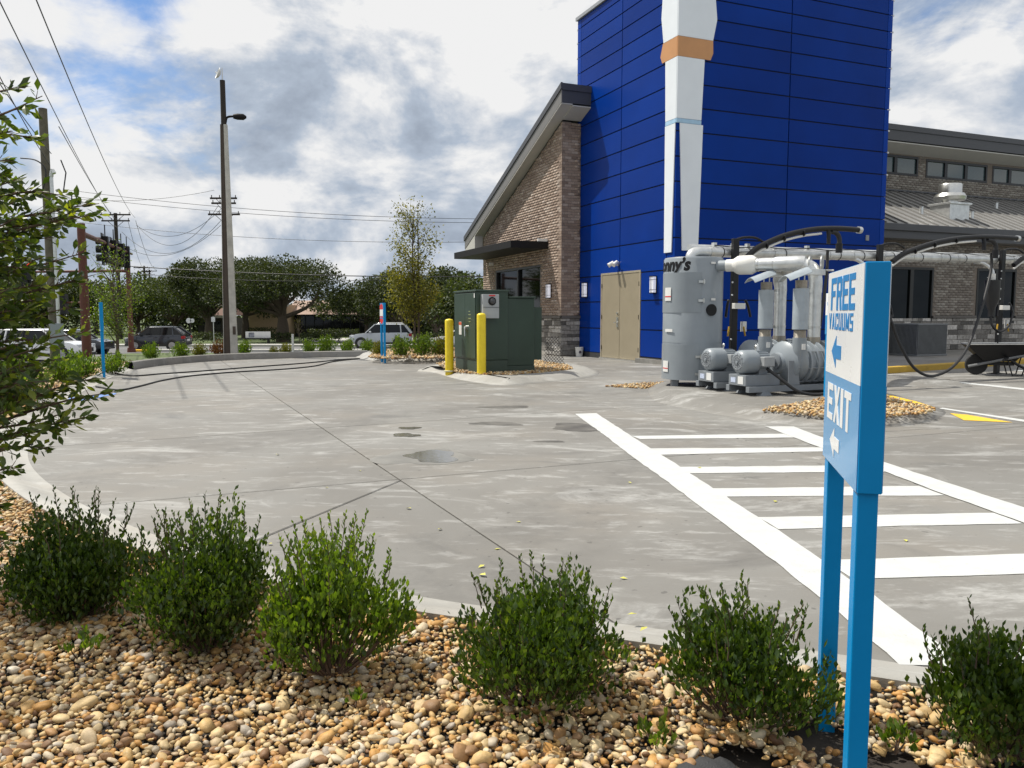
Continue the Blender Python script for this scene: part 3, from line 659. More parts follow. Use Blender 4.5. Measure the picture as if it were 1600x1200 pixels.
# island with the transformer
gz = lambda x, y, z=.1: tuple(G(x, y, z)[:2])
isA = island('transformer_island', [(-2.0, 16.6), g2(678, 582), g2(705, 590), g2(740, 597), g2(790, 602), (.45, 13.75), (1.25, 14.6), (1.75, 15.9), (1.7, 17.3), (.9, 18.4), (-.8, 18.5), (-1.9, 17.4)], .1, .32)
gravel_patch('island_gravel', [gz(690, 573), gz(706, 579.5), gz(748, 585.5), gz(800, 586), gz(850, 582), gz(896, 577), gz(888, 571), gz(840, 564), gz(740, 562), (-1.7, 17.6)], .1, .038, isA)
# island with the vacuum plant
isB = island('equipment_island', [g2(1012, 604), g2(1022, 625), g2(1080, 640), g2(1150, 652), g2(1230, 663), g2(1300, 668), g2(1400, 667), g2(1462, 655), g2(1476, 642), g2(1440, 630), g2(1400, 618), g2(1340, 604), (7.6, 13.0), (7.2, 14.6), (5.0, 14.2), (3.0, 14.4)], .1, .36, M_conc)
gB = gravel_patch('island_gravel', [gz(1190, 640), gz(1240, 646.5), gz(1300, 652), gz(1380, 652), gz(1440, 648), gz(1464, 640), gz(1420, 629), gz(1380, 619), gz(1330, 620), gz(1290, 623), gz(1240, 632)], .1, .036, isB)
gravel_patch('island_gravel', [gz(945, 595), gz(1000, 598), gz(1040, 596), gz(1046, 589), gz(1000, 591)], .0, .036, isB)
yk = [Vector((*gz(x, y, .1), z)) for x, y, z in [(1330, 604.5, .1), (1382, 617.5, .1), (1425, 628, .1), (1450, 635, .092)]]
mb = MB()
for a, b in zip(yk[:-1], yk[1:]):
    d = (b-a).normalized(); n = Vector((-d.y, d.x, 0)).normalized()*.05; q = [a-n, b-n, b+n, a+n]
    mb.add([(p.x, p.y, -.01) for p in q]+[(p.x, p.y, p.z+.008) for p in q], [(0, 3, 2, 1), (4, 5, 6, 7), (0, 1, 5, 4), (1, 2, 6, 5), (2, 3, 7, 6), (3, 0, 4, 7)])
tag(mb.build('yellow_kerb', M_yellow), kind='structure')
# island with the young tree and the far sign
isC = island('tree_island', [g2(556, 558), g2(580, 563), g2(640, 565), g2(700, 564.5), g2(775, 562), (1.2, 24.5), (-3.2, 25.5), (-4.4, 23.2)], .13, .3)
gravel_patch('island_gravel', [gz(576, 559, .13), gz(600, 560.5, .13), gz(700, 560, .13), gz(765, 558, .13), (.7, 24.0), (-3.0, 25.0), (-4.0, 23.2)], .14, .06, isC)
# yellow kerb and walkway along the brick wing on the right
ka, kb = G(1300, 590), G(1720, 560); d = (kb-ka).normalized(); n = Vector((-d.y, d.x, 0))
mb = MB(); q = [ka, kb, kb+n*.16, ka+n*.16]
mb.add([(p.x, p.y, -.02) for p in q]+[(p.x, p.y, .13) for p in q], [(0, 3, 2, 1), (4, 5, 6, 7), (0, 1, 5, 4), (1, 2, 6, 5), (2, 3, 7, 6), (3, 0, 4, 7)])
tag(mb.build('walkway_kerb', mat('aged_yellow_paint', (.52, .33, .035), .6, var=.12), bevel=.02), kind='structure')
mb = MB(); q = [ka+n*.16, kb+n*.16, kb+n*9, ka+n*5.5]
mb.add([(p.x, p.y, -.02) for p in q]+[(p.x, p.y, .11) for p in q], [(0, 3, 2, 1), (4, 5, 6, 7), (0, 1, 5, 4), (1, 2, 6, 5), (2, 3, 7, 6), (3, 0, 4, 7)])
tag(mb.build('walkway', M_curb_dark), kind='structure')
# ------------------------------------------------------------------ car wash building (own axes: x along the shaded tower face, y along the sunlit face)
B = empty('car_wash_building', (BC[0], BC[1], 0), BA, 'brick car wash building with tall blue panelled tower and sloping grey roof', 'building')
ROWS = [.14, .81, 1.53, 2.225, 2.95, 3.64, 4.22, 4.78, 5.345, 5.89, 6.42, 6.95, 7.45, 7.9, 8.34, 8.75, 9.12, 9.36]
MB().bb(.03, 6.40, .03, 4.91, 0, 9.34).build('tower_wall', M_core, B)
MB().bb(-.004, .035, -.004, 1.44, 0, .135).bb(-.004, .035, 3.46, 4.70, 0, .135).bb(.036, 6.43, -.004, .035, 0, .135).build('plinth', mat('plinth', (.03, .03, .032), .7), B)
g = .015
for i in range(len(ROWS)-1):
    z0, z1 = ROWS[i]+g, ROWS[i+1]-g
    cols = [(0, .33), (.33, 1.44), (3.46, 4.71)] if i < 3 else [(0, .33), (.33, 2.48), (2.48, 4.74)]
    for y0, y1 in cols: MB().bb(0 if y0 else -.004, .028, y0+(g if y0 else -.004), y1-g, z0, z1).build('panel', M_blue, B)
    for x0, x1 in [(.0, 3.2), (3.2, 6.28)]: MB().bb(max(x0+g, .031), x1-g, 0, .028, z0, z1).build('panel', M_blue, B)
    MB().bb(0, .028, 4.74, 4.94, z0-.006, z1+.006).build('trim_panel', M_bluetrim, B)
    MB().bb(6.28, 6.43, 0, .028, z0-.006, z1+.006).build('trim_panel', M_bluetrim, B)
    if i > 6:
        MB().bb(-.008, .012, 4.94, 4.985, ROWS[i]-.02, ROWS[i]+.02).build('clip', M_label, B)
        MB().bb(6.43, 6.47, -.006, .012, ROWS[i]-.02, ROWS[i]+.02).build('clip', M_label, B)
MB().bb(-.05, 6.48, -.05, 4.99, 9.362, 9.45).build('coping', mat('coping', (.30, .31, .33), .4), B)
# service door
dr = MB().bb(-.012, .03, 1.445, 1.50, 0, 2.285).bb(-.012, .03, 3.40, 3.455, 0, 2.285).bb(-.012, .03, 1.50, 3.40, 2.23, 2.285).build('door_frame', mat('door_frame', (.33, .29, .21), .5), B, bevel=.004)
for y0, y1 in [(1.505, 2.442), (2.458, 3.395)]:
    d = MB().bb(-.004, .03, y0, y1, .04, 2.225).build('door_leaf', M_door, B, bevel=.003)
    ye = y0 if y0 < 2 else y1
    for z in (.3, 1.12, 1.95): MB().cyl((-.012, ye, z-.055), (-.012, ye, z+.055), .011, n=8).build('hinge', M_bronze, d)
    if y0 > 2:
        MB().cyl((-.004, 2.55, 1.22), (-.03, 2.55, 1.22), .03, n=16).bb(-.02, -.004, 2.51, 2.59, .86, 1.12).build('lock_plate', M_steel, d)
        MB().tube([(-.02, 2.55, .98), (-.07, 2.55, .98), (-.07, 2.63, .975)], .012).build('handle', M_steel, d)
MB().bb(-.06, .03, 1.46, 3.44, 0, .035).build('threshold', M_steel, B)
MB().bb(5.79, 5.89, -.03, -.001, 3.08, 3.22).build('junction_box', mat('outlet_grey', (.25, .26, .28), .5), B, bevel=.005)

# wing: brick wall with mortar core, window, ledge stone
def zroof(y): return 7.37 - (y-4.11)*.4213          # top of the rake
WY0, WY1 = 4.69, 11.0
WIN = (6.13, 9.78, .95, 2.66)
core = MB()
core.prism([(WY0+.016, 0), (WIN[0], 0), (WIN[0], zroof(WIN[0])-.6), (WY0+.016, zroof(WY0)-.6)], -.585, -.3, 'yz')
core.prism([(WIN[0], 0), (WIN[1], 0), (WIN[1], WIN[2]), (WIN[0], WIN[2])], -.585, -.3, 'yz')
core.prism([(WIN[0], WIN[3]), (WIN[1], WIN[3]), (WIN[1], zroof(WIN[1])-.6), (WIN[0], zroof(WIN[0])-.6)], -.585, -.3, 'yz')
core.prism([(WIN[1], 0), (WY1, 0), (WY1, zroof(WY1)-.6), (WIN[1], zroof(WIN[1])-.6)], -.585, -.3, 'yz')
core.bb(-.3, .0, WY0+.016, WY1, 0, 2.9)
core.bb(-.3, .0, WY0+.016, 5.9, 2.9, 6.35)
core.build('wing_wall', M_mortar, B)
BH, BL = .0765, .203
unit = MB().box((0, 0, 0), (1, 1, 1)); ume = bpy.data.meshes.new('brick'); ume.from_pydata(unit.v, [], unit.f); ume.materials.append(M_brick_s); ume.update()
bricks = []                                                    # (centre, size, face)
def lay(a0, a1, z0, z1, face, skip=None, top=None):
    r = 0; z = z0
    while z+BH <= z1+.001:
        a = a0-(BL/2 if r % 2 else 0)
        while a < a1-.01:
            b0, b1 = max(a, a0)+.005, min(a+BL, a1)-.005; a += BL
            if b1-b0 < .03: continue
            m_ = (b0+b1)/2
            if skip and any(b1 > s[0] and b0 < s[1] and z+BH > s[2]+.01 and z < s[3]-.01 for s in skip): continue
            if top and z+BH > top(m_): continue
            bricks.append((m_, z+BH/2, b1-b0, face))
        z += BH; r += 1
lay(WY0, WY1, 1.15, 6.6, 'lit', [WIN], lambda y: zroof(y)-.58)
lay(-.6, 0.0, 1.15, 6.55, 'pier')
lay(6.44, 22, 1.15, 3.36, 'low', [(8.58, 10.36, .9, 2.58), (12.22, 14.0, .9, 2.60), (15.6, 17.4, .9, 2.6)])
lay(6.44, 22, 5.36, 6.62, 'clere', [(11.3, 12.99, 5.90, 6.55), (13.36, 16.4, 5.89, 6.52), (16.67, 19.7, 5.89, 6.52)])
def place(bk):
    a, z, l, f = bk; h = BH-.011
    j = random.uniform(-.0010, .0010)
    if f == 'lit': return (-.583+j*.6, a, z), (.018, l, h)
    if f == 'pier': return (a, WY0+.0175+j*.6, z), (l, .018, h)
    if f == 'low': return (a, 1.717+j*.6, z), (l, .018, h)
    return (a, 4.707+j*.6, z), (l, .018, h)
def bdist(bk):
    c, _ = place(bk); x = BC[0]+c[0]*UX+c[1]*VX; y = BC[1]+c[0]*UY+c[1]*VY
    return math.hypot(x, y)*(1 if bk[3] in ('lit', 'pier') else 3) * (1.0 if bk[3] == 'lit' else 1.0)
bricks.sort(key=bdist)
for bk in bricks[:300]:
    c, d = place(bk); link('brick', ume, B, c, None, d)
def brick_mass(name, lst, m):
    V, Fc, t = [], [], []
    u8 = np.array(unit.v); f6 = np.array(unit.f)
    C = np.array([place(b)[0] for b in lst]); Dm = np.array([place(b)[1] for b in lst])
    V = (u8[None]*Dm[:, None, :]+C[:, None, :]).reshape(-1, 3); Fc = (np.arange(len(lst))[:, None, None]*8+f6[None]).reshape(-1, 4)
    o = np_mesh(name, V, Fc, m, np.repeat(RNG.uniform(0, 1, len(lst)), 6), B, kind='stuff')
    return o
brick_mass('brickwork', [b for b in bricks[300:] if b[3] in ('lit', 'pier')], M_brick_a)
brick_mass('grey_brickwork', [b for b in bricks[300:] if b[3] in ('low', 'clere')], M_brick2)
# ledge and stone veneer
MB().bb(-.64, -.585, WY0-.04, WIN[0]-.03, 1.075, 1.15).bb(-.64, .0, WY0-.04, WY0+.016, 1.075, 1.15).bb(-.64, -.585, WIN[1]+.03, WY1, 1.075, 1.15).build('stone_cap', mat('cap_stone', (.125, .115, .105), .8, bump=.3), B, bevel=.008)
MB().bb(6.44, 8.58, 1.655, 1.70, 1.075, 1.15).bb(10.36, 12.22, 1.655, 1.70, 1.075, 1.15).bb(14.0, 15.6, 1.655, 1.7, 1.075, 1.15).build('stone_cap', mat('cap_stone', (.1, .1, .1)), B, bevel=.008)
def veneer(a0, a1, z0, z1, put, rr):
    z = z0
    while z < z1-.03:
        h = min(rr.choice([.085, .11, .15, .15]), z1-z); h = h if z1-z-h > .05 else z1-z; a = a0
        while a < a1-.02:
            l = rr.uniform(.16, .52); l = l if a1-a-l > .12 else a1-a
            p = rr.uniform(.012, .038); mb = put(a+.005, a+l-.005, z+.005, z+h-.005, p)
            b_ = .006; v = mb.v; mb.build('stone', M_stone, B, bevel=.007); a += l
        z += h
rr = random.Random(4)
veneer(WY0, 6.1, .02, 1.075, lambda a, b, z0, z1, p: MB().bb(-.585-p, -.56, a, b, z0, z1), rr)
veneer(-.6, .0, .02, 1.075, lambda a, b, z0, z1, p: MB().bb(a, b, WY0+.02-p, WY0+.03, z0, z1), rr)
veneer(9.78, 11.0, .5, 1.075, lambda a, b, z0, z1, p: MB().bb(-.585-p, -.56, a, b, z0, z1), rr)
veneer(6.9, 14.6, .12, 1.075, lambda a, b, z0, z1, p: MB().bb(a, b, 1.72-p, 1.73, z0, z1), rr)
# wing window
wf = MB(); y0, y1, z0, z1 = WIN
for a, b, c, d in [(y0, y1, z1-.06, z1), (y0, y1, z0, z0+.06), (y0, y0+.06, z0+.06, z1-.06), (y1-.06, y1, z0+.06, z1-.06), (7.85, 7.96, z0+.06, z1-.06)]: wf.bb(-.575, -.46, a, b, c, d)
wf = wf.build('window', M_frame, B, bevel=.004)
MB().bb(-.50, -.49, y0+.05, 7.86, z0+.05, z1-.05).build('pane', M_winglass, wf); MB().bb(-.50, -.49, 7.95, y1-.05, z0+.05, z1-.05).build('pane', M_winglass, wf)
MB().bb(-.66, -.56, y0-.03, y1+.03, z0-.06, z0-.002).build('sill', M_frame, wf)
# awning over the window
aw = MB().bb(-1.77, -.602, 5.58, 10.7, 3.09, 3.30).build('awning', M_bronze, B, bevel=.008)
MB().bb(-.9, -.602, 5.60, 5.66, 3.302, 3.38).build('flashing', M_label, aw)
MB().bb(-.75, -.602, 9.95, 10.0, 2.85, 2.95).build('bracket', M_label, aw)
# roof: rake overhang on the left, ridge fascia at y = 4.11
def rake(x0, x1, ya, yb, name='roof'):
    return MB().prism([(ya, zroof(ya)-.05), (yb, zroof(yb)-.05), (yb, zroof(yb)-.46), (ya, zroof(ya)-.46)], x0, x1, 'yz').build(name, M_fascia, B)
rake(-.88, -.01, 4.14, 12.0); rake(6.44, 26, 4.14, 12.0); rake(-.01, 6.44, 5.0, 12.0)
MB().prism([(4.11, zroof(4.11)-.17), (12.06, zroof(12.06)-.17), (12.06, zroof(12.06)-.47), (4.11, zroof(4.11)-.50)], -.905, -.882, 'yz').build('rake_fascia', M_fascia2, B)
MB().prism([(4.08, zroof(4.08)), (12.1, zroof(12.1)), (12.1, zroof(12.1)-.165), (4.08, zroof(4.08)-.165)], -.935, -.882, 'yz').build('drip_edge', M_fascia, B)
MB().bb(-.88, -.004, 4.115, 4.137, 6.87, 7.19).bb(6.44, 26, 4.115, 4.137, 6.87, 7.19).build('ridge_fascia', M_fascia, B)
MB().bb(-.88, -.004, 4.085, 4.137, 7.194, 7.37).bb(6.44, 26, 4.085, 4.137, 7.194, 7.37).build('ridge_cap', M_fascia, B)
so = MB().prism([(4.12, zroof(4.12)-.505), (12.0, zroof(12)-.505), (12.0, zroof(12.0)-.53), (4.12, zroof(4.12)-.53)], -.90, -.56, 'yz')
so.prism([(4.12, 6.83), (4.72, 6.60), (4.72, 6.57), (4.12, 6.80)], -.56, -.004, 'yz'); so.prism([(4.12, 6.83), (4.72, 6.62), (4.72, 6.59), (4.12, 6.80)], 6.44, 26, 'yz')
so.build('soffit', M_soffit, B)
MB().prism([(11.9, zroof(11.9)-.53), (12.05, zroof(12.05)-.5), (12.05, zroof(12.05)-.75), (11.0, zroof(12.05)-.75), (11.0, zroof(11.0)-.53)], -.9, -.6, 'yz').build('eave_return', M_soffit, B)
# right part: low wall, shed roof with standing seams, clerestory
wl = MB()
for a, b, c, d in [(6.44, 8.58, 0, 3.4), (8.58, 10.36, 0, .9), (8.58, 10.36, 2.58, 3.4), (10.36, 12.22, 0, 3.4), (12.22, 14.0, 0, .9), (12.22, 14.0, 2.6, 3.4), (14.0, 15.6, 0, 3.4), (15.6, 17.4, 0, .9), (15.6, 17.4, 2.6, 3.4), (17.4, 24, 0, 3.4)]: wl.bb(a, b, 1.717, 2.0, c, d)
wl.build('low_wall', M_mortar, B)
wl = MB()
for a, b, c, d in [(6.44, 11.3, 4.8, 6.7), (11.3, 12.99, 4.8, 5.9), (11.3, 12.99, 6.55, 6.7), (12.99, 13.36, 4.8, 6.7), (13.36, 16.4, 4.8, 5.89), (13.36, 16.4, 6.52, 6.7), (16.4, 16.67, 4.8, 6.7), (16.67, 19.7, 4.8, 5.89), (16.67, 19.7, 6.52, 6.7), (19.7, 26, 4.8, 6.7)]: wl.bb(a, b, 4.707, 4.9, c, d)
wl.build('clerestory_wall', M_mortar, B)
MB().bb(6.5, 26, 2.3, 11.9, .1, 3.3).bb(6.5, 26, 5.0, 11.9, 3.3, 4.2).build('hall_wall', M_mortar, B)
def window(x0, x1, z0, z1, y, mull, glass, dep=.10):
    f = MB().bb(x0, x1, y, y+dep, z1-.075, z1).bb(x0, x1, y, y+dep, z0, z0+.075).bb(x0, x0+.075, y, y+dep, z0+.075, z1-.075).bb(x1-.075, x1, y, y+dep, z0+.075, z1-.075)
    for m_ in mull: f.bb(m_-.07, m_+.07, y, y+dep, z0+.075, z1-.075)
    f = f.build('window', M_frame, B, bevel=.004); e = [x0]+list(mull)+[x1]
    for a, b in zip(e[:-1], e[1:]): MB().bb(a+.06, b-.06, y+.05, y+.06, z0+.06, z1-.06).build('pane', glass, f)
    return f
window(8.58, 10.36, .92, 2.58, 1.70, [9.47], M_winglass); window(12.22, 14.0, .9, 2.6, 1.70, [13.1], M_winglass); window(15.6, 17.4, .9, 2.6, 1.7, [16.5], M_winglass)
window(11.3, 12.99, 5.9, 6.55, 4.69, [11.95], M_cler); window(13.36, 16.4, 5.89, 6.52, 4.69, [14.33, 15.33], M_cler); window(16.67, 19.7, 5.89, 6.52, 4.69, [17.6, 18.6], M_cler)
SL = .461; zs = lambda y: 3.74+(y-1.2)*SL
MB().prism([(1.2, 3.74), (4.69, zs(4.69)), (4.69, zs(4.69)-.1), (1.2, 3.60)], 6.44, 26, 'yz').build('shed_roof', M_roofm, B)
for k in range(42):
    x = 6.6+k*.405; MB().prism([(1.19, zs(1.19)+.002), (4.66, zs(4.66)+.002), (4.66, zs(4.66)+.045), (1.19, zs(1.19)+.045)], x-.014, x+.014, 'yz').build('roof_seam', M_roofm, B)
MB().bb(6.44, 26, 1.13, 1.195, 3.55, 3.745).build('gutter', M_fascia, B, bevel=.015)
MB().bb(6.44, 26, 1.20, 1.24, 3.34, 3.55).build('eave_fascia', M_fascia, B)
MB().bb(6.44, 26, 1.24, 1.715, 3.33, 3.36).build('eave_soffit', M_fascia2, B)
MB().bb(6.44, 26, 4.62, 4.69, zs(4.69)-.0, zs(4.69)+.05).build('roof_flashing', M_fascia, B)
for x, y in [(10.43, 2.3), (12.45, 2.17), (15.2, 3.4)]:
    MB().cyl((x, y, zs(y)-.05), (x, y, zs(y)+.2), .055, n=12).cyl((x, y, zs(y)+.2), (x, y, zs(y)+.21), .065, n=12).build('vent_pipe', M_galv, B, smooth=True)

# plain stand-in for the wall art on the tower corner: white boards with a tan band
bd = empty('corner_wall_art', (BC[0], BC[1], 0), BA, 'plain white boards with a tan band wrapped around the blue tower corner', 'wall art')
def board(name, pts, face, m):
    mb = MB()
    if face == 'l': mb.prism(pts, -.032, -.007, 'yz')
    else: mb.prism(pts, -.032, -.003, 'xz')
    return mb.build(name, m, bd, bevel=.004)
board('white_board', [(.006, 7.42), (.56, 7.42), (.66, 8.0), (.62, 8.5), (.4, 8.85), (.006, 8.85)], 'l', M_white)
board('tan_board', [(.006, 6.98), (.60, 6.98), (.68, 7.14), (.58, 7.415), (.006, 7.415)], 'l', M_tan)
board('white_board', [(.006, 5.62), (.43, 5.62), (.47, 6.975), (.006, 6.975)], 'l', M_white)
board('pale_blue_board', [(.006, 5.52), (.43, 5.52), (.43, 5.615), (.006, 5.615)], 'l', mat('pale_blue_board', (.36, .55, .72), .5))
board('white_board', [(.10, 2.62), (.40, 2.62), (.44, 5.515), (.03, 5.515)], 'l', M_white)
board('white_board', [(-.031, 7.42), (.92, 7.42), (1.02, 7.9), (.96, 8.4), (.6, 8.85), (-.031, 8.85)], 'r', M_white)
board('tan_board', [(-.031, 6.98), (.86, 6.98), (.93, 7.14), (.92, 7.415), (-.031, 7.415)], 'r', M_tan)
board('white_board', [(-.031, 5.62), (.64, 5.62), (.70, 6.975), (-.031, 6.975)], 'r', M_white)
board('pale_blue_board', [(-.031, 5.52), (.64, 5.52), (.64, 5.615), (-.031, 5.615)], 'r', mat('pale_blue_board', (.4, .6, .8)))
board('white_board', [(.18, 2.66), (.62, 2.66), (.69, 5.515), (.06, 5.515)], 'r', M_white)

# ------------------------------------------------------------------ small things on the walls
def wall_lamp(loc, rz, label):
    r = empty('wall_lamp', loc, rz, label, 'lamp', 'box lamps on the walls')
    MB().bb(-.02, 0, -.085, .085, -.21, .21).build('back_plate', M_bronze, r)
    MB().bb(-.10, -.02, -.08, .08, -.19, .19).build('lamp_shade', M_lamp, r, bevel=.006)
    c = MB().bb(-.112, -.02, -.088, .088, .19, .21).bb(-.112, -.02, -.088, .088, -.21, -.19)
    for y in (-.03, .03): c.bb(-.108, -.1005, y-.004, y+.004, -.19, .19)
    for z in (-.12, .12): c.bb(-.1075, -.02, -.083, .083, z-.004, z+.004)
    c.build('cage', M_bronze, r)
    return r
def bl(x, y, z): return (BC[0]+x*UX+y*VX, BC[1]+x*UY+y*VY, z)
wall_lamp(bl(-.602, 5.42, 1.86), BA, 'white box lamp on the brick wall beside the window')
wall_lamp(bl(-.004, 4.31, 1.87), BA, 'white box lamp on blue panels between the brick pier and door')
wall_lamp(bl(-.004, .80, 1.9), BA, 'white box lamp on blue panels between the door and grey tank')
fl = empty('flood_light', bl(-.004, 2.55, 2.50), BA, 'small twin head security light above the taupe double door', 'lamp')
MB().cyl((0, 0, 0), (-.04, 0, 0), .06, n=16).build('back_plate', M_galv, fl)
for y in (-.11, .1):
    MB().tube([(-.03, 0, 0), (-.07, y*.5, .01), (-.10, y, .02)], .014).cyl((-.09, y*.9, .04), (-.22, y*1.2, -.05), .045, .06, 14).build('lamp_head', M_label, fl, smooth=True)
bk = empty('bucket', bl(-.13, 4.46, 0), .4, 'small white plastic bucket standing by the stone pier', 'bucket')
MB().lathe([(.0, .0), (.095, 0), (.118, .24), (.124, .24), (.124, .265), (.114, .265), (.095, .02), (0, .02)], 20).build('pail', M_pvc, bk, smooth=True)
MB().tube([(.12*math.cos(t), .02, .25-.09*math.sin(t)) for t in np.linspace(0, math.pi, 10)], .004, 6).build('handle', M_steel, bk)
MB().cyl((-.03, -.1115, .13), (-.03, -.117, .13), .04, n=14).build('sticker', mat('sticker_dark', (.12, .10, .12), .5), bk)
# exhaust fan on the shed roof
fy = 2.29; fn = empty('exhaust_fan', bl(11.6, fy, zs(fy)), BA, 'silver domed exhaust fan on a square curb on the ribbed metal roof', 'exhaust fan')
MB().bb(-.42, .42, -.36, .36, -.2, .30).build('curb', M_galv, fn, bevel=.01)
MB().bb(-.47, .47, -.41, .41, .30, .36).build('curb_cap', M_galv, fn, bevel=.006)
MB().lathe([(.22, .36), (.22, .50), (.44, .46), (.46, .56), (.40, .66)], 28).build('wind_band', M_steel, fn, smooth=True)
MB().lathe([(.33, .60), (.33, .93), (.31, .955), (0, .975)], 28).build('housing', M_steel, fn, smooth=True)
# air conditioner beside the wall
ac = empty('condenser', bl(6.95, -.72, .11), BA, 'dark grey air conditioner condenser box standing by the stone wall', 'air conditioner')
MB().bb(0, 1.05, 0, .95, 0, .80).build('core', M_black, ac)
MB().bb(-.02, 1.07, -.02, .97, .80, .84).bb(-.02, 1.07, -.02, .97, -.0, .05).build('casing', mat('condenser_grey', (.17, .18, .185), .5), ac, bevel=.012)
for k in range(27): MB().bb(.0+k*.039, .014+k*.039, -.022, 0, .05, .80).build('slat', MATS['condenser_grey'], ac)
for k in range(24): MB().bb(-.022, 0, .01+k*.039, .024+k*.039, .05, .80).build('slat', MATS['condenser_grey'], ac)

# ------------------------------------------------------------------ transformer, bollards, net
tf = empty('transformer', (-.656, 14.666, .1), BA, 'dark green pad mounted transformer cabinet behind two yellow bollards', 'transformer')
MB().bb(.006, .62, .01, 1.25, -.1, .235).bb(.62, 1.2, .06, 1.2, -.1, .12).build('base', M_greenbase, tf)
MB().prism([(0, .24), (.63, .24), (.63, 1.535), (0, 1.505)], 0, 1.27, 'xz').build('cabinet', M_green, tf, bevel=.01)
MB().bb(-.02, .655, -.02, 1.29, 1.512, 1.548).build('lid', M_green, tf, bevel=.008)
for y0, y1 in [(.03, .60), (.608, 1.24)]:
    d = MB().bb(-.016, -.001, y0, y1, .27, 1.49).build('door', M_green, tf, bevel=.004)
    if y0 < .1:
        MB().cyl((-.016, .50, .84), (-.05, .50, .84), .045, n=16).tube([(-.05, .50, .86), (-.065, .49, .84), (-.065, .47, .68)], .012).build('handle', M_steel, d)
        MB().bb(-.02, -.0165, .30, .38, 1.14, 1.155).bb(-.02, -.0165, .26, .40, 1.08, 1.095).bb(-.02, -.0165, .26, .40, 1.01, 1.025).bb(-.02, -.0165, .28, .38, .95, .965).build('stencil', mat('stencil_yellow', (.25, .28, .12), .6), d)
    else:
        MB().bb(-.02, -.0165, .80, .95, .70, .95).build('warning_label', M_label, d); MB().bb(-.0225, -.0203, .80, .95, .89, .945).build('warning_strip', mat('label_orange', (.6, .10, .03), .5), d)
MB().bb(-.022, -.005, .04, .08, 1.40, 1.48).build('tag', M_label, tf)
MB().bb(.635, 1.2, .06, 1.20, .12, 1.40).build('tank', M_green, tf, bevel=.012)
MB().bb(.66, 1.22, .03, 1.23, 1.40, 1.43).build('tank_lid', M_green, tf, bevel=.006)
for k in range(9): MB().bb(1.215, 1.38, .12+k*.115, .16+k*.115, .22, 1.23).build('fin', M_green, tf)
MB().bb(1.2, 1.216, .1, 1.12, .3, .36).bb(1.2, 1.216, .1, 1.12, 1.08, 1.14).build('fin_pipe', M_green, tf)
mt = MB().bb(.08, .40, -.13, -.001, 1.02, 1.46).build('meter_box', M_meter, tf, bevel=.008)
MB().bb(.084, .396, -.136, -.131, 1.22, 1.226).build('cover_seam', M_black, mt)
MB().lathe([(.078, -.14), (.078, -.132), (.06, -.132)], 24, (.26, 0, 1.335), 'y').build('meter_ring', M_black, mt)
MB().lathe([(0, -.19), (.045, -.185), (.058, -.15), (.058, -.132)], 20, (.26, 0, 1.335), 'y').build('meter_glass', mat('meter_glass', (.05, .05, .055), .08, spec=.8), mt, smooth=True)
MB().bb(.20, .32, -.134, -.131, 1.425, 1.45).build('meter_label', M_red, mt)
def bollard(loc, h, label):
    r = empty('bollard', loc, 0, label, 'bollard', 'yellow bollards before the transformer')
    MB().lathe([(.083, -.1), (.083, h-.02), (.08, h), (.06, h+.018), (0, h+.03)], 24).build('post', M_boll, r, smooth=True)
    MB().lathe([(.11, -.02), (.11, .004), (.083, .008)], 24).build('paint_ring', mat('pale_paint_drips', (.62, .60, .40), .7, var=.15), r)
bollard((-1.22, 15.42, .1), .98, 'yellow bollard standing farther from the grey meter box')
bollard((-.56, 14.50, .1), 1.09, 'yellow bollard standing in front of the grey meter box')
nt = empty('wire_net', (.78, 17.3, .1), .35, 'leaning piece of dark wire netting behind the green transformer', 'netting')
mb = MB()
for k in range(-10, 22):
    for sg in (1, -1):
        pts = []
        for t in np.linspace(0, 1, 12):
            a = k*.075+sg*t*.62; h = t*.62
            if -.02 < a < .55-.35*h: pts.append((a-.1+.18*h*0, -.25*h + .05*math.sin(a*5), h))
        if len(pts) > 2: mb.tube(pts, .006, 4)
mb.build('netting', M_rub, nt)
# ------------------------------------------------------------------ vacuum plant
def vac_label(px): return math.asin(max(-1, min(1, (px-1083)/45.0)))
TC = Vector((2.80, 12.33, .1)); TR = .452
tk = empty('vacuum_separator_tank', TC, 0, 'tall grey cylindrical vacuum tank with black lettering before the blue tower', 'tank')
trt = Vector((.9752, -.2213, 0)); tto = Vector((-.2213, -.9752, 0))
def cpt(phi, z, r): return trt*(math.sin(phi)*r) + tto*(math.cos(phi)*r) + Vector((0, 0, z))
def patch(name, p0, p1, z0, z1, m, parent, off=.003, th=.006, n=6):
    """thin curved plate lying on the tank"""
    V = []; 
    for i in range(n+1):
        p = p0+(p1-p0)*i/n
        for r in (TR+off, TR+off+th):
            for z in (z0, z1): V.append(cpt(p, z, r))
    Fc = [];
    for i in range(n):
        a, b = i*4, i*4+4; Fc += [(a, b, b+1, a+1), (a+2, a+3, b+3, b+2), (a+1, b+1, b+3, a+3), (a, a+2, b+2, b)]
    Fc += [(0, 1, 3, 2), (n*4, n*4+2, n*4+3, n*4+1)]
    return MB().add(V, Fc).build(name, m, parent, smooth=30)
MB().lathe([(TR-.01, .10), (TR, .10), (TR, 1.925), (TR-.02, 1.955), (0, 1.985)], 64).build('shell', M_grey, tk, smooth=35)
for a in (.5, 2.1, 3.6, 5.2): MB().bb(-.05, .05, -.05, .05, -.0, .11).build('foot', M_grey2, tk, loc=cpt(a+.3, 0, TR-.09))
patch('hatch', -1.5, .28, 1.12, 1.72, M_grey, tk, .001, .005, 16); patch('hatch', -1.5, .24, .10, .64, M_grey, tk, .001, .005, 16)
patch('band', -3.1, 3.1, .662, .672, M_grey, tk, .0, .0025, 40)
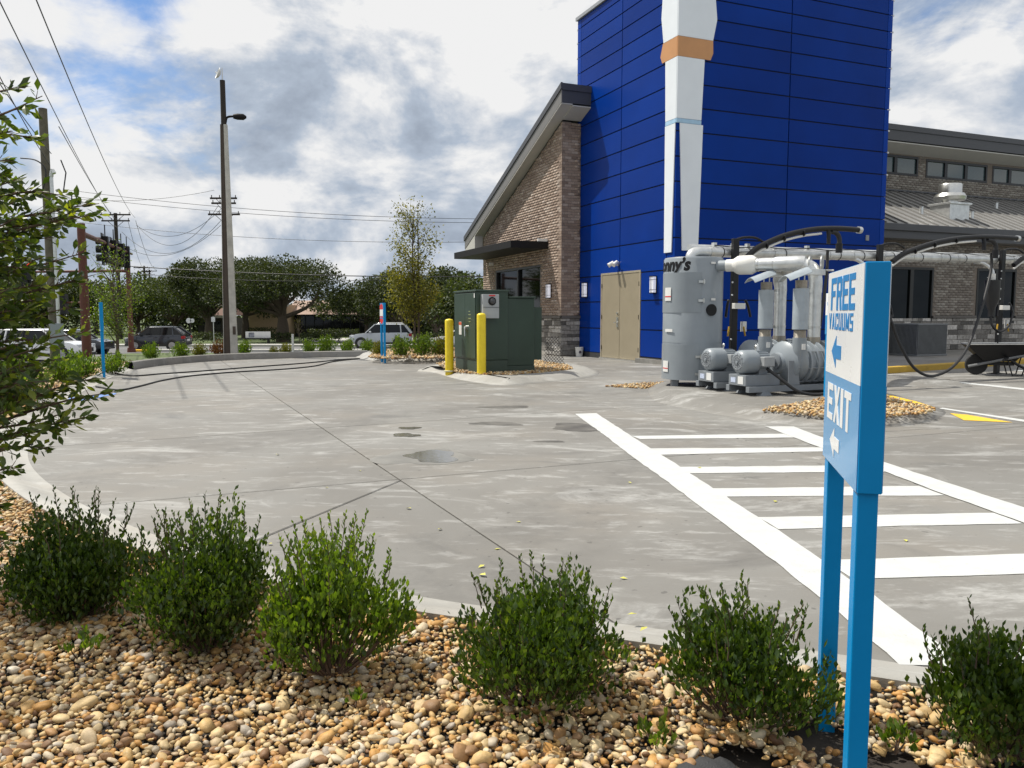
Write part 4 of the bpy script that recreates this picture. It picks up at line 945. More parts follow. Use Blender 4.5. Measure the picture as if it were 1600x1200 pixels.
for z, p in [(1.58, .27), (1.30, .27), (.46, .22), (.20, .22)]:
    c = patch('clamp', p-.10, p+.10, z-.018, z+.018, M_steel, tk, .014, .022); MB().cyl(cpt(p+.06, z-.035, TR+.045), cpt(p+.06, z+.035, TR+.045), .010, n=8).build('catch', M_steel, c)
dsk = MB(); c0 = cpt(vac_label(1110), 1.16, TR-.02); c1 = cpt(vac_label(1110), 1.16, TR+.022); dsk.cyl(c0, c1, .088, n=24).build('port_plug', M_black, tk, smooth=True)
for px, z, w, h, red in [(1047, 1.40, .09, .20, 1), (1045, .30, .085, .17, 1), (1049, .85, .10, .045, 0), (1112, 1.32, .05, .035, 0), (1111, 1.86, .05, .03, 0)]:
    p = vac_label(px); dp = w/TR/2; c = patch('label', p-dp*1.6, p+dp*1.6, z-h/2, z+h/2, M_label, tk, .0145, .002, 4)
    if red: patch('red_strip', p-dp*1.6, p+dp*1.6, z-h*.22, z-h*.14, M_red, c, .017, .002, 4)
def wrap_text(txt, parent, phi_end, z, size, m):
    cu = bpy.data.curves.new('lettering', 'FONT'); cu.body = txt; cu.size = size; cu.shear = .22; cu.offset = .010; cu.extrude = .0; cu.resolution_u = 4
    o = bpy.data.objects.new('tmp', cu); COL.objects.link(o); dg = bpy.context.evaluated_depsgraph_get(); me = bpy.data.meshes.new_from_object(o.evaluated_get(dg)); bpy.data.objects.remove(o); bpy.data.curves.remove(cu)
    b = bmesh.new(); b.from_mesh(me)
    for _ in range(2):
        bmesh.ops.subdivide_edges(b, edges=[e for e in b.edges if e.calc_length() > .03], cuts=1)
    bmesh.ops.triangulate(b, faces=b.faces)
    xm = max(v.co.x for v in b.verts)
    for v in b.verts: v.co = cpt(phi_end-(xm-v.co.x)/TR, z+v.co.y*1.12, TR+.0045)
    b.to_mesh(me); b.free(); me.name = 'lettering'; me.materials.clear(); me.materials.append(m); return link('lettering', me, parent)
wrap_text("Sonny\u2019s", tk, vac_label(1079.5), 1.755, .235, M_black)
# overhead suction pipe
PA = 0.48; PX, PY = math.cos(PA), math.sin(PA)                  # the vacuum row runs parallel to the yellow kerb
def pl(t, dv=0.0, z=None): return Vector((2.9+PX*t-PY*dv, 12.5+PY*t+PX*dv, (2.17+.015*t) if z is None else z))
mp = empty('suction_pipe', pl(0, 0, 0), 0, 'long white overhead suction pipe running from the grey tank past the vacuum posts', 'pipe')
o0 = pl(0, 0, 0)
mb = MB(); mb.tube([p-o0 for p in spline([Vector((2.80, 12.42, 1.95)), Vector((2.78, 12.43, 2.1)), pl(.0), pl(.3), pl(.6)], 6)], .08, 16)
mb.tube([pl(.6)-o0, pl(11)-o0], .08, 16); mb.build('pipe', M_galv, mp, smooth=50)
mb = MB(); mb.tube([pl(-.1, .09, 2.24)-o0, pl(11, .09, 2.405)-o0], .05, 12); mb.build('conduit', M_galv, mp, smooth=50)
for t in [.25, .8, 1.6, 2.9, 3.5, 4.3, 5.1, 5.9, 6.4, 7.4, 8.2]:
    MB().tube([pl(t-.03)-o0, pl(t+.03)-o0], .088, 16).build('coupling', M_galv if int(t*10) % 2 else M_steel, mp, smooth=50)
    MB().tube([pl(t+.22)-o0, pl(t+.235)-o0], .085, 14).build('strap', M_black, mp, smooth=50)
for t in [.35, .75, 1.05, 2.4]: MB().bb(-.03, .03, -.03, .03, 0, .07).build('bracket', M_galv, mp, loc=pl(t, .02, 2.25+.015*t)-o0, rot=(0, 0, PA))
mb = MB()
cb = [pl(t, -.05, 2.26+.015*t+.012*math.sin(t*6)) - o0 for t in np.linspace(.3, 10.5, 60)]; mb.tube(cb, .009, 5).build('cable', M_rub, mp)
def post(t, label, seed, z0=.0, top=2.39):
    r = empty('vacuum_post', pl(t, 0, z0), BA, label, 'vacuum post', 'black vacuum posts with curved hose booms')
    h = top-z0
    MB().bb(-.055, .055, -.16, -.09, 0, h).bb(-.13, .13, -.24, 0, 0, .015).build('column', M_black, r, bevel=.006)
    MB().tube(spline([(0, -.12, h-.02), (.15, -.14, h+.02), (.35, -.17, h+.02), (.50, -.2, h-.05)], 5), .02, 8).build('bracket', M_black, r, smooth=True)
    pr = [(.20, h-.30), (.45, h-.16), (.72, h-.07), (1.2, h+.06), (1.75, h+.155), (2.3, h+.21), (2.9, h+.23), (3.4, h+.225)]
    k = .72 if seed == 0 else 1.0
    MB().tube(spline([(a*k, -.22, b) for a, b in pr], 4), .046, 12).build('boom', M_black, r, smooth=50)
    MB().tube(spline([(a*k, -.22, b-.075) for a, b in pr[:6]], 4), .02, 8).build('boom_conduit', M_pvc, r, smooth=50)
    for q in (2, 3, 4): MB().tube([(pr[q][0]*k-.012, -.22, pr[q][1]-.03), (pr[q][0]*k+.012, -.22, pr[q][1]-.025)], .062, 10).build('strap', M_black, r)
    e = Vector((3.4*k, -.22, h+.225)); MB().cyl(e, e+Vector((.07, 0, -.005)), .058, n=14).build('end_cap', M_steel, r, smooth=True)
    MB().tube([(2.5*k, -.22, h+.2), (2.5*k, -.24, h+.1), (2.5*k, -.24, h-.03)], .034, 10).build('tee', M_black, r, smooth=True)
    MB().tube(spline([(2.6*k, -.22, h+.17), (2.74*k, -.23, h+.15), (2.82*k, -.24, h+.06), (2.82*k, -.24, h-.06)], 4), .04, 10).build('hose_elbow', M_rub, r, smooth=True)
    MB().cyl((2.82*k, -.24, h-.02), (2.82*k, -.24, h-.17), .055, n=12).build('swivel', M_black, r, smooth=True)
    # nozzle holders and air guns on the post
    MB().bb(-.07, .14, -.24, -.165, 1.28-z0, 1.37-z0).build('holder', M_pvc, r, bevel=.006)
    for s in (-1, 1):
        n_ = MB().tube(spline([(s*.16, -.2, 1.42-z0), (s*.20, -.22, 1.33-z0), (s*.24, -.24, 1.15-z0)], 4), [.022]*9, 8).build('nozzle', M_black, r, smooth=True)
        MB().tube([(s*.14, -.2, 1.0-z0), (s*.17, -.21, .85-z0)], .016, 6).build('yellow_wand', mat('wand_yellow', (.5, .30, .02), .5), r)
    MB().bb(.12, .20, -.20, -.15, .92-z0, 1.08-z0).build('cloth_clip', M_label, r)
    for z in (.5, .8, 1.5, 1.7, 1.9, 2.05): MB().cyl((-.075, -.165, z-z0), (-.075, -.18, z-z0), .014, n=8).build('bolt', M_galv, r)
    # white drop with black cyclone canister
    if seed:
        MB().tube(spline([(-.66, -.03, h-.25), (-.50, -.10, h-.28), (-.40, -.20, h-.40), (-.38, -.22, h-.50)], 4), .035, 10).build('drop_pipe', M_galv, r, smooth=True)
        MB().cyl((-.38, -.22, h-.48), (-.38, -.22, h-.60), .05, n=12).tube([(-.38, -.22, h-.55), (-.54, -.24, h-.56)], .014).build('valve', M_pvc, r, smooth=True)
        MB().lathe([(.03, h-.60), (.14, h-.61), (.14, h-.98), (.055, h-1.20), (.05, h-1.32), (0, h-1.32)], 20, (-.38, -.22, 0)).build('canister', M_rub, r, smooth=35)
        MB().tube([(-.38, -.20, h-.8), (0, -.13, h-.8)], .025, 8).build('canister_bracket', M_black, r)
        MB().tube(spline([(-.38, -.22, h-1.3), (-.36, -.25, h-1.5), (-.2, -.3, h-1.62), (.05, -.3, h-1.5), (.2, -.26, h-1.25)], 5), .022, 8).build('hand_hose', M_rub, r, smooth=True)
    return r
post(.667, 'black vacuum post standing just behind the grey tank', 0, .1); post(4.07, 'black vacuum post behind the vacuum sign, long hose looping down', 1, 0, 2.43); post(7.70, 'black vacuum post standing behind the wheelbarrow', 2, 0, 2.47)
def px_curve(pts): return spline([D(x, y, Y) for x, y, Y in pts], 6)
def hose(name, pts, r, label, grp=None, cat='hose', m=None):
    o = MB().tube(pts, r, 10).build(name, m or M_rub, smooth=True); return tag(o, label, cat, grp)
hose('vacuum_hose', px_curve([(1549, 395, 15.4), (1549, 418, 15.4), (1541, 455, 15.2), (1528, 500, 15.0), (1512, 542, 14.7), (1491, 571, 14.4), (1468, 585, 14.3), (1447, 586.5, 14.2), (1424, 570, 14.2), (1404, 533, 14.2), (1392, 500, 14.2), (1385, 486, 14.2)]), .026, 'black vacuum hose hanging in a deep loop over the stall line')
hose('vacuum_hose', px_curve([(1293, 392, 13.6), (1292, 420, 13.55), (1288, 460, 13.4), (1281, 510, 13.3), (1275, 560, 13.2), (1262, 585, 13.1)]), .026, 'black vacuum hose hanging straight down behind the blowers')
hose('vacuum_hose', px_curve([(1568, 563, 15.2), (1576, 560, 15.3), (1590, 570, 15.3), (1612, 580, 15.3), (1650, 588, 15.3)]), .026, 'black vacuum hose drooping behind the wheelbarrow handles')
# blowers
def blower(loc, label, z0=.1):
    r = empty('vacuum_blower', loc, BA, label, 'blower', 'grey turbine blowers on skids')
    for y in (0, .42):
        MB().bb(0, 1.95, y-.035, y+.035, .045, .125).build('rail', M_grey2, r, bevel=.004)
        for x in (.28, 1.6): MB().add([(x-.10, y-.05, 0), (x+.10, y-.05, 0), (x+.10, y+.05, 0), (x-.10, y+.05, 0), (x-.06, y-.04, .046), (x+.06, y-.04, .046), (x+.06, y+.04, .046), (x-.06, y+.04, .046)], [(0, 3, 2, 1), (4, 5, 6, 7), (0, 1, 5, 4), (1, 2, 6, 5), (2, 3, 7, 6), (3, 0, 4, 7)]).build('foot', M_grey2, r)
    p = MB().bb(.0, .58, .04, .40, .128, .275).build('pedestal', M_grey2, r, bevel=.004)
    MB().bb(-.004, -.001, .09, .20, .15, .255).build('label', M_label, p); MB().bb(-.004, -.001, .25, .35, .165, .235).build('label', mat('label_blue_white', (.5, .56, .7), .5, var=.3, scale=60), p)
    cy, cz = .22, .445
    m_ = MB().lathe([(.0, -.02), (.02, -.02), (.022, 0), (.115, .0), (.13, .008), (.158, .035), (.165, .07), (.165, .26), (.15, .28), (.14, .285), (.14, .46), (.10, .475), (0, .475)], 36, (0, cy, cz), 'x').build('motor', M_grey, r, smooth=35)
    ring = MB()
    for rr_ in (.04, .07, .10): ring.lathe([(rr_-.006, -.004), (rr_, -.008), (rr_+.006, -.004), (rr_+.006, .002)], 28, (0, cy, cz), 'x')
    for k in range(12):
        a = k*math.pi/6; ring.tube([(-.004, cy+.025*math.cos(a), cz+.025*math.sin(a)), (-.004, cy+.118*math.cos(a), cz+.118*math.sin(a))], .004, 5)
    ring.build('fan_grille', M_grey2, m_)
    fins = MB()
    for k in range(26):
        a = 2*math.pi*k/26; fins.tube([(.285, cy+.143*math.cos(a), cz+.143*math.sin(a)), (.45, cy+.143*math.cos(a), cz+.143*math.sin(a))], .006, 4)
    fins.build('cooling_fins', M_grey, m_)
    MB().bb(.26, .44, cy-.235, cy-.13, cz-.055, cz+.075).build('terminal_box', mat('terminal_grey', (.33, .345, .35), .4), m_, bevel=.008)
    MB().lathe([(.02, -.01), (.032, 0), (.02, .01), (.012, 0), (.02, -.01)], 12, (.30, cy, cz+.20), 'x').cyl((.30, cy, cz+.13), (.30, cy, cz+.185), .012, n=8).build('lifting_eye', M_steel, m_)
    MB().bb(.28, .42, cy-.11, cy+.11, .275, cz-.10).build('motor_foot', M_grey2, m_)
    MB().lathe([(.05, .46), (.05, .62), (.11, .63), (.11, .70)], 20, (0, cy, cz), 'x').build('coupling', M_grey2, r, smooth=30)
    bz = .415; prof = [(0, .66), (.13, .66), (.15, .70), (.26, .74), (.305, .78), (.305, .82)]
    x = .82
    prof += [(.285, .83), (.27, .95)]
    for k in range(6): prof += [(.275, 1.0+k*.125), (.312, 1.01+k*.125), (.312, 1.04+k*.125), (.275, 1.05+k*.125)]
    prof += [(.29, 1.78), (.28, 1.84), (.15, 1.88), (0, 1.88)]
    b = MB().lathe(prof, 40, (0, cy, bz), 'x').build('casing', M_grey, r, smooth=30)
    for k in range(8):
        a = 2*math.pi*k/8+.2; MB().cyl((.80, cy+.30*math.cos(a), bz+.30*math.sin(a)), (1.86, cy+.30*math.cos(a), bz+.30*math.sin(a)), .010, n=6).build('tie_rod', M_grey2, b)
    MB().prism([(.66, .128), (.86, .128), (.80, bz+.05), (.66, bz+.05)], -.04, -.025, 'xz').build('support', M_grey2, r, bevel=.003); MB().prism([(1.5, .128), (1.7, .128), (1.68, .25), (1.52, .25)], 0, .44, 'xz').build('support', M_grey2, r, bevel=.003)
    # outlet, silencer and rain hood
    st = MB().tube(spline([(.95, cy-.02, bz-.14), (.90, .02, bz-.02), (.86, -.02, bz+.16), (.85, -.02, bz+.30), (.85, -.02, bz+.36)], 4), [.15, .15, .15, .14, .13, .12, .11, .10, .098, .096, .095, .095, .095, .095, .095, .095, .095], 20).build('outlet', M_grey, r, smooth=50)
    MB().bb(.80, .86, -.125, -.118, bz+.2, bz+.28).build('label', M_label, st)
    def thr(z0_, z1_, rr_):
        n_ = 9; pf = []
        for k in range(n_): pf += [(rr_, z0_+(z1_-z0_)*k/n_), (rr_-.004, z0_+(z1_-z0_)*(k+.5)/n_)]
        return MB().lathe(pf, 24, (.85, -.02, 0)).build('nipple', M_nipple, r, smooth=True)
    thr(bz+.36, bz+.47, .085); MB().lathe([(.085, bz+.47), (.106, bz+.475), (.106, bz+1.03), (.085, bz+1.035)], 32, (.85, -.02, 0)).build('silencer', mat('silencer_grey', (.34, .385, .42), .35, coat=.2), r, smooth=30); thr(bz+1.035, bz+1.15, .082)
    V = []; n_ = 8
    for i in range(n_+1):
        t = i/n_; yy = -.02+.16*(t-.5)*2*.72; zz = bz+1.30-.07*((t-.5)*2)**2
        for th in (0, .006):
            V += [(.55, yy, zz-.105+th), (.93, yy, zz+.02+th)]
    Fc = []
    for i in range(n_): a, c = i*4, i*4+4; Fc += [(a, a+1, c+1, c), (a+2, c+2, c+3, a+3), (a, c, c+2, a+2), (a+1, a+3, c+3, c+1)]
    Fc += [(0, 2, 3, 1), (n_*4, n_*4+1, n_*4+3, n_*4+2)]
    h_ = MB().add(V, Fc).build('rain_hood', MATS['silencer_grey'], r, smooth=30)
    MB().bb(.93, 1.26, -.03, .10, bz+1.22, bz+1.30).build('hood_arm', M_galv, h_, bevel=.004)
    for xx in (.80, .90): MB().tube([(xx, -.02, bz+1.12), (xx, -.02, bz+1.25)], .008).build('hood_stay', M_steel, h_)
    # inlet
    MB().tube([(1.3, .2, bz+.22), (1.3, .2, 1.70)], .088, 20).build('inlet_pipe', M_galv, r, smooth=50)
    MB().tube([(1.3, .2, bz+.23), (1.3, .2, bz+.36)], .094, 20).build('inlet_collar', M_nipple, r, smooth=50)
    for z in (1.44, .9): MB().tube([(1.3, .2, z), (1.3, .2, z+.03)], .093, 20).build('clamp_ring', M_steel, r, smooth=50)
    return r
b2 = Vector((3.16, 10.58, .1)); b1 = Vector((2.89, 11.23, .1))
blower(b2, 'front grey blower, wholly seen, with motor cover facing the lot'); blower(b1, 'rear grey blower, next to the tank and half hidden by the other')
def bw(b, x, y, z): return Vector((b.x+UX*x+VX*y, b.y+UY*x+VY*y, b.z+z))
ip = empty('intake_pipe', (3.2, 12.2, 0), 0, 'thick silver intake pipe bending from the tank down to both blowers', 'pipe')
q0 = Vector((3.2, 12.2, 0)); e2 = bw(b2, 1.3, .2, 0); e1 = bw(b1, 1.3, .2, 0); zt = 1.90
def rel(l): return [Vector(p)-q0 for p in l]
s0 = TC + cpt(.95, 0, TR-.02); s0.z = zt+.02; dirn = (Vector((e2.x, e2.y, 0))-Vector((s0.x, s0.y, 0))).normalized()
A1 = Vector((s0.x, s0.y, zt+.02)); A2 = Vector((e2.x, e2.y, zt)) - dirn*.26
MB().tube(rel([A1, A1+dirn*.18]), .082, 20).build('stub', M_grey, ip, smooth=50)
MB().tube(rel([A1+dirn*.14, A1+dirn*.26]), .09, 20).tube(rel([A1+dirn*.24, A1+dirn*.30, A1+dirn*.33, A1+dirn*.52, A1+dirn*.58]), [.09, .13, .14, .14, .105], 20).build('reducer', M_pvc, ip, smooth=50)
MB().tube(rel(spline([A1+dirn*.56, A1+dirn*.8, A2-dirn*.1, A2, A2+dirn*.12+Vector((0, 0, -.01)), A2+dirn*.225+Vector((0, 0, -.08)), Vector((e2.x, e2.y, zt-.22)), Vector((e2.x, e2.y, zt-.34)), Vector((e2.x, e2.y, 1.5))], 4)), .094, 20).build('pipe', M_galv, ip, smooth=60)
mid = A1+dirn*1.0
MB().tube(rel([mid-dirn*.17, mid-dirn*.12, mid+dirn*.22, mid+dirn*.27]), [.096, .108, .108, .096], 20).build('tee', M_galv, ip, smooth=60)
MB().tube(rel(spline([mid+Vector((0, .0, -.02)), mid+Vector((.06, .12, -.06)), Vector((e1.x-.03, e1.y-.03, zt-.16)), Vector((e1.x, e1.y, zt-.30)), Vector((e1.x, e1.y, 1.5))], 5)), .09, 20).build('branch_pipe', M_galv, ip, smooth=60)
for t in (.60, .82, 1.32, 1.48): MB().tube(rel([A1+dirn*t, A1+dirn*(t+.02)]), .101, 20).build('clamp_ring', M_steel, ip, smooth=50)
for t in (.75, 1.38, 1.55): MB().tube(rel([A1+dirn*t+Vector((0, 0, -.11)), A1+dirn*(t+.10)+Vector((0, 0, -.115))], ), .014, 8).build('clamp_bolt', M_steel, ip)
hose('power_cable', spline([bw(b2, .36, .05, .36), bw(b2, .42, -.12, .25), bw(b2, .62, -.30, .06), bw(b2, .95, -.38, .03), bw(b2, 1.3, -.2, .12), bw(b2, 1.5, .05, .2)], 6), .022, 'black power cable looping on the ground under the front blower', cat='cable')

# ------------------------------------------------------------------ signs
def glyphs(s, t):
    """block letters from convex pieces: s = width of an upright, t = height of a bar"""
    m, u = 1-s, 1-t; q = lambda a, b, c, d: [(a, b), (c, b), (c, d), (a, d)]
    return {
    'F': [q(0, 0, s, 1), q(s, u, 1, 1), q(s, .42, .84, .42+t)],
    'E': [q(0, 0, s, 1), q(s, u, 1, 1), q(s, .42, .9, .42+t), q(s, 0, 1, t)],
    'R': [q(0, 0, s, 1), [(s, u), (m, u), (1, .92), (.9, 1), (s, 1)], [(m, .40+t), (1, .58), (1, .92), (m, u)], [(s, .40), (.9, .40), (1, .58), (m, .40+t), (s, .40+t)], [(m-.12, .40), (m-.02, 0), (1, 0), (.86, .40)]],
    'V': [[(0, 1), (.5-s*.5, 0), (.5, 0), (.5, .3), (s, 1)], [(1, 1), (m, 1), (.5, .3), (.5, 0), (.5+s*.5, 0)]],
    'A': [[(0, 0), (s, 0), (.5, .75), (.5, 1), (.5-s*.5, 1)], [(1, 0), (.5+s*.5, 1), (.5, 1), (.5, .75), (m, 0)], [(s+.09, .2), (m-.09, .2), (m-.15, .2+t), (s+.15, .2+t)]],
    'C': [q(0, 0, s, 1), q(s, u, 1, 1), q(m, .66, 1, u), q(s, 0, 1, t), q(m, t, 1, .34)],
    'U': [q(0, 0, s, 1), q(m, 0, 1, 1), q(s, 0, m, t)],
    'M': [q(0, 0, s*.8, 1), q(1-s*.8, 0, 1, 1), [(s*.8, .62), (.42, .1), (.5, .1), (.5, .45), (s*.8, 1)], [(1-s*.8, .62), (1-s*.8, 1), (.5, .45), (.5, .1), (.58, .1)]],
    'S': [q(0, u, 1, 1), q(0, .42+t, s, u), q(0, .42, 1, .42+t), q(m, t, 1, .42), q(0, 0, 1, t)],
    'X': [[(0, 0), (s+.02, 0), (.5, .34), (.5, .5), (.5, .66), (s+.02, 1), (0, 1), (.33, .5)], [(1, 0), (.67, .5), (1, 1), (m-.02, 1), (.5, .66), (.5, .5), (.5, .34), (m-.02, 0)]],
    'I': [q(0, 0, 1, 1)], 'T': [q(.5-s*.55, 0, .5+s*.55, u), q(0, u, 1, 1)]}
def word(txt, y0, y1, z0, z1, x, m, parent, gap=.12, s=.3, t=.18):
    """block letters standing 1.2 mm proud of a sign face whose normal is -x; reading direction is -y"""
    wd = [.42 if c == 'I' else (1.15 if c == 'M' else 1) for c in txt]; tot = sum(wd)+gap*(len(txt)-1); u = (y1-y0)/tot; c = 0
    mb = MB(); GL = glyphs(s, t)
    for ch, w in zip(txt, wd):
        for poly in GL[ch]: mb.prism([(y1-(c+p[0]*w)*u, z0+p[1]*(z1-z0)) for p in poly], x-.0012, x+.001, 'yz')
        c += w+gap
    return mb.build('lettering', m, parent)
def arrow(yc, zc, w, h, x, m, parent):
    q = [(yc+w/2, zc), (yc+.02*w, zc+h/2), (yc+.02*w, zc+h*.21), (yc-w/2, zc+h*.21), (yc-w/2, zc-h*.21), (yc+.02*w, zc-h*.21), (yc+.02*w, zc-h/2)]
    return MB().prism(q, x-.0012, x+.001, 'yz').build('arrow', m, parent)
def direction_sign(loc, rz, label, z0=0.0, w=.52, kind='vac'):
    """panel box on two posts; faces +-x, long side along y"""
    r = empty('direction_sign', loc, rz, label, 'sign', 'blue direction signs'); t = .0265; zb, zt_ = .785-z0, 1.318-z0; zm = 1.035-z0
    MB().bb(-t, t, 0, w, zb, zt_).build('panel_box', M_signblue, r, bevel=.002)
    for y0, y1 in ((.012, .068), (w-.068, w-.012)): MB().bb(-t+.003, t-.004, y0, y1, -.25, zb+.01).build('post', M_signblue, r, bevel=.003)
    for sx in (-1, 1):
        x = sx*(t+.0012)
        if kind == 'vac':
            MB().bb(x-.001, x+.001, .004, w-.004, zm+.0, zt_-.002).build('face_white', M_signwhite, r); MB().bb(x-.001, x+.001, .004, w-.004, zb+.002, zm).build('face_blue', M_signface, r)
        else: MB().bb(x-.001, x+.001, .004, w-.004, zb+.002, zt_-.002).build('face_blue', M_signface, r)
    x = -(t+.0022)
    if kind == 'vac':
        f = r
        word('FREE', .10, .455, 1.210-z0, 1.299-z0, x, M_letblue, f, .14); word('VACUUMS', .115, .475, 1.158-z0, 1.202-z0, x, M_letblue, f, .32, .25, .17)
        arrow(.34, 1.098-z0, .145, .086, x, M_letblue, f)
        word('EXIT', .10, .455, .908-z0, 1.008-z0, x, M_signwhite, f, .16); arrow(.32, .853-z0, .145, .08, x, M_signwhite, f)
    elif kind == 'stop':
        MB().prism([(.07, 1.22-z0), (.45, 1.22-z0), (.45, 1.25-z0), (.26, 1.31-z0), (.07, 1.25-z0)], x-.0012, x+.001, 'yz').bb(x-.0012, x+.001, .07, .45, 1.165-z0, 1.215-z0).bb(x-.0012, x+.001, .07, .45, .96-z0, .99-z0).bb(x-.0012, x+.001, .07, .45, .86-z0, .935-z0).prism([(.07, .86-z0), (.45, .86-z0), (.26, .80-z0)], x-.0012, x+.001, 'yz').build('red_mark', M_red, r)
        MB().bb(x-.0012, x+.001, .07, .45, 1.0-z0, 1.16-z0).build('white_mark', M_label, r)
    return r
direction_sign((.826, 1.80, 0), -.232, 'near blue and white sign reading FREE VACUUMS and EXIT, standing among river stones')
direction_sign((4.135, 9.83, .1), .05, 'sliver of a blue and white sign showing from behind the large sign', -.05)
direction_sign((-3.10, 19.35, .13), .36, 'small blue sign with red arrow marks on the island by the young tree', -.02, .45, 'stop')
direction_sign((-7.62, 14.75, .08), .50, 'narrow blue sign seen edge on at the left end of the lot', -.02, .5, 'blank')

# black water hoses lying across the lot
def ground_line(pts, z): return spline([G(x, y, z) for x, y in pts], 6)
hose('lot_hose', ground_line([(172, 581, ), (205, 587), (252, 584), (310, 580), (400, 573), (480, 567), (530, 562), (562, 560)], .014), .014, 'thin black hose lying on the lot nearer the far kerb')
hose('lot_hose', ground_line([(150, 604), (185, 609), (215, 604), (255, 594), (300, 587), (370, 581), (440, 577), (490, 572), (520, 565), (558, 560.6)], .014), .014, 'thin black hose lying on the lot nearer the camera side')

# wheelbarrow
wb = empty('wheelbarrow', (9.22, 15.7, 0), -.36, 'black wheelbarrow standing on the lot before the right vacuum post', 'wheelbarrow')
MB().lathe([(.05, -.05), (.13, -.055), (.19, -.05), (.205, 0), (.19, .05), (.13, .055), (.05, .05)], 24, (0, 0, .205), 'y').build('wheel', M_tire, wb, smooth=40)
MB().lathe([(.0, -.045), (.12, -.04), (.12, .04), (0, .045)], 18, (0, 0, .205), 'y').build('rim', mat('barrow_rim', (.25, .18, .05), .5), wb)
tr = MB(); tr.add([(.10, -.20, .30), (.62, -.20, .30), (.62, .20, .30), (.10, .20, .30), (-.20, -.33, .60), (.88, -.36, .62), (.88, .36, .62), (-.20, .33, .60),
        (-.23, -.36, .60), (.91, -.39, .62), (.91, .39, .62), (-.23, .36, .60), (.09, -.21, .285), (.63, -.21, .285), (.63, .21, .285), (.09, .21, .285)],
       [(0, 1, 2, 3), (0, 4, 5, 1), (1, 5, 6, 2), (2, 6, 7, 3), (3, 7, 4, 0), (4, 8, 9, 5), (5, 9, 10, 6), (6, 10, 11, 7), (7, 11, 8, 4), (12, 15, 14, 13), (12, 13, 9, 8), (13, 14, 10, 9), (14, 15, 11, 10), (15, 12, 8, 11)])
tr.build('tray', M_black, wb)
MB().tube([(-.23, -.36, .61), (.91, -.39, .63), (.91, .39, .63), (-.23, .36, .61), (-.23, -.36, .61)], .012, 8).build('rim_wire', M_steel, wb, smooth=True)
for s in (-1, 1):
    MB().tube([(-.16, s*.13, .17), (.45, s*.25, .33), (1.52, s*.31, .60)], .026, 8).build('handle', mat('handle_grey', (.16, .165, .17), .5), wb)
    MB().tube([(.50, s*.22, .30), (.58, s*.24, .015), (.74, s*.24, .015), (.82, s*.26, .36)], .013, 7).build('leg', M_black, wb)
MB().bb(.2, .62, -.16, .16, .20, .26).build('brace', M_black, wb)

# fallen leaves on the concrete
MFL = mat('fallen_leaf', (.52, .50, .10), .7, var=.25)
lm = MB().add([(0, 0, 0), (.028, .014, .006), (.05, 0, .003), (.028, -.014, .006)], [(0, 1, 2), (0, 2, 3)]); lme = bpy.data.meshes.new('fallen_leaf'); lme.from_pydata(lm.v, [], lm.f); lme.materials.append(MFL)
for x, y in [(747, 887), (749, 897), (981, 904), (634, 794), (514, 762), (806, 815), (418, 850), (1416, 846), (987, 755), (783, 857), (436, 710), (1000, 986), (980, 960), (1212, 782), (690, 826), (560, 735), (1090, 730)]:
    o = link('fallen_leaf', lme, None, G(x, y, .004 if y < 930 else .05), (random.uniform(-.2, .2), random.uniform(-.2, .2), random.uniform(0, 6))); o.scale = (random.uniform(.6, 1),)*3
    tag(o, 'tiny yellow fallen leaf lying on the grey concrete lot', 'leaf', 'fallen leaves scattered over the concrete')
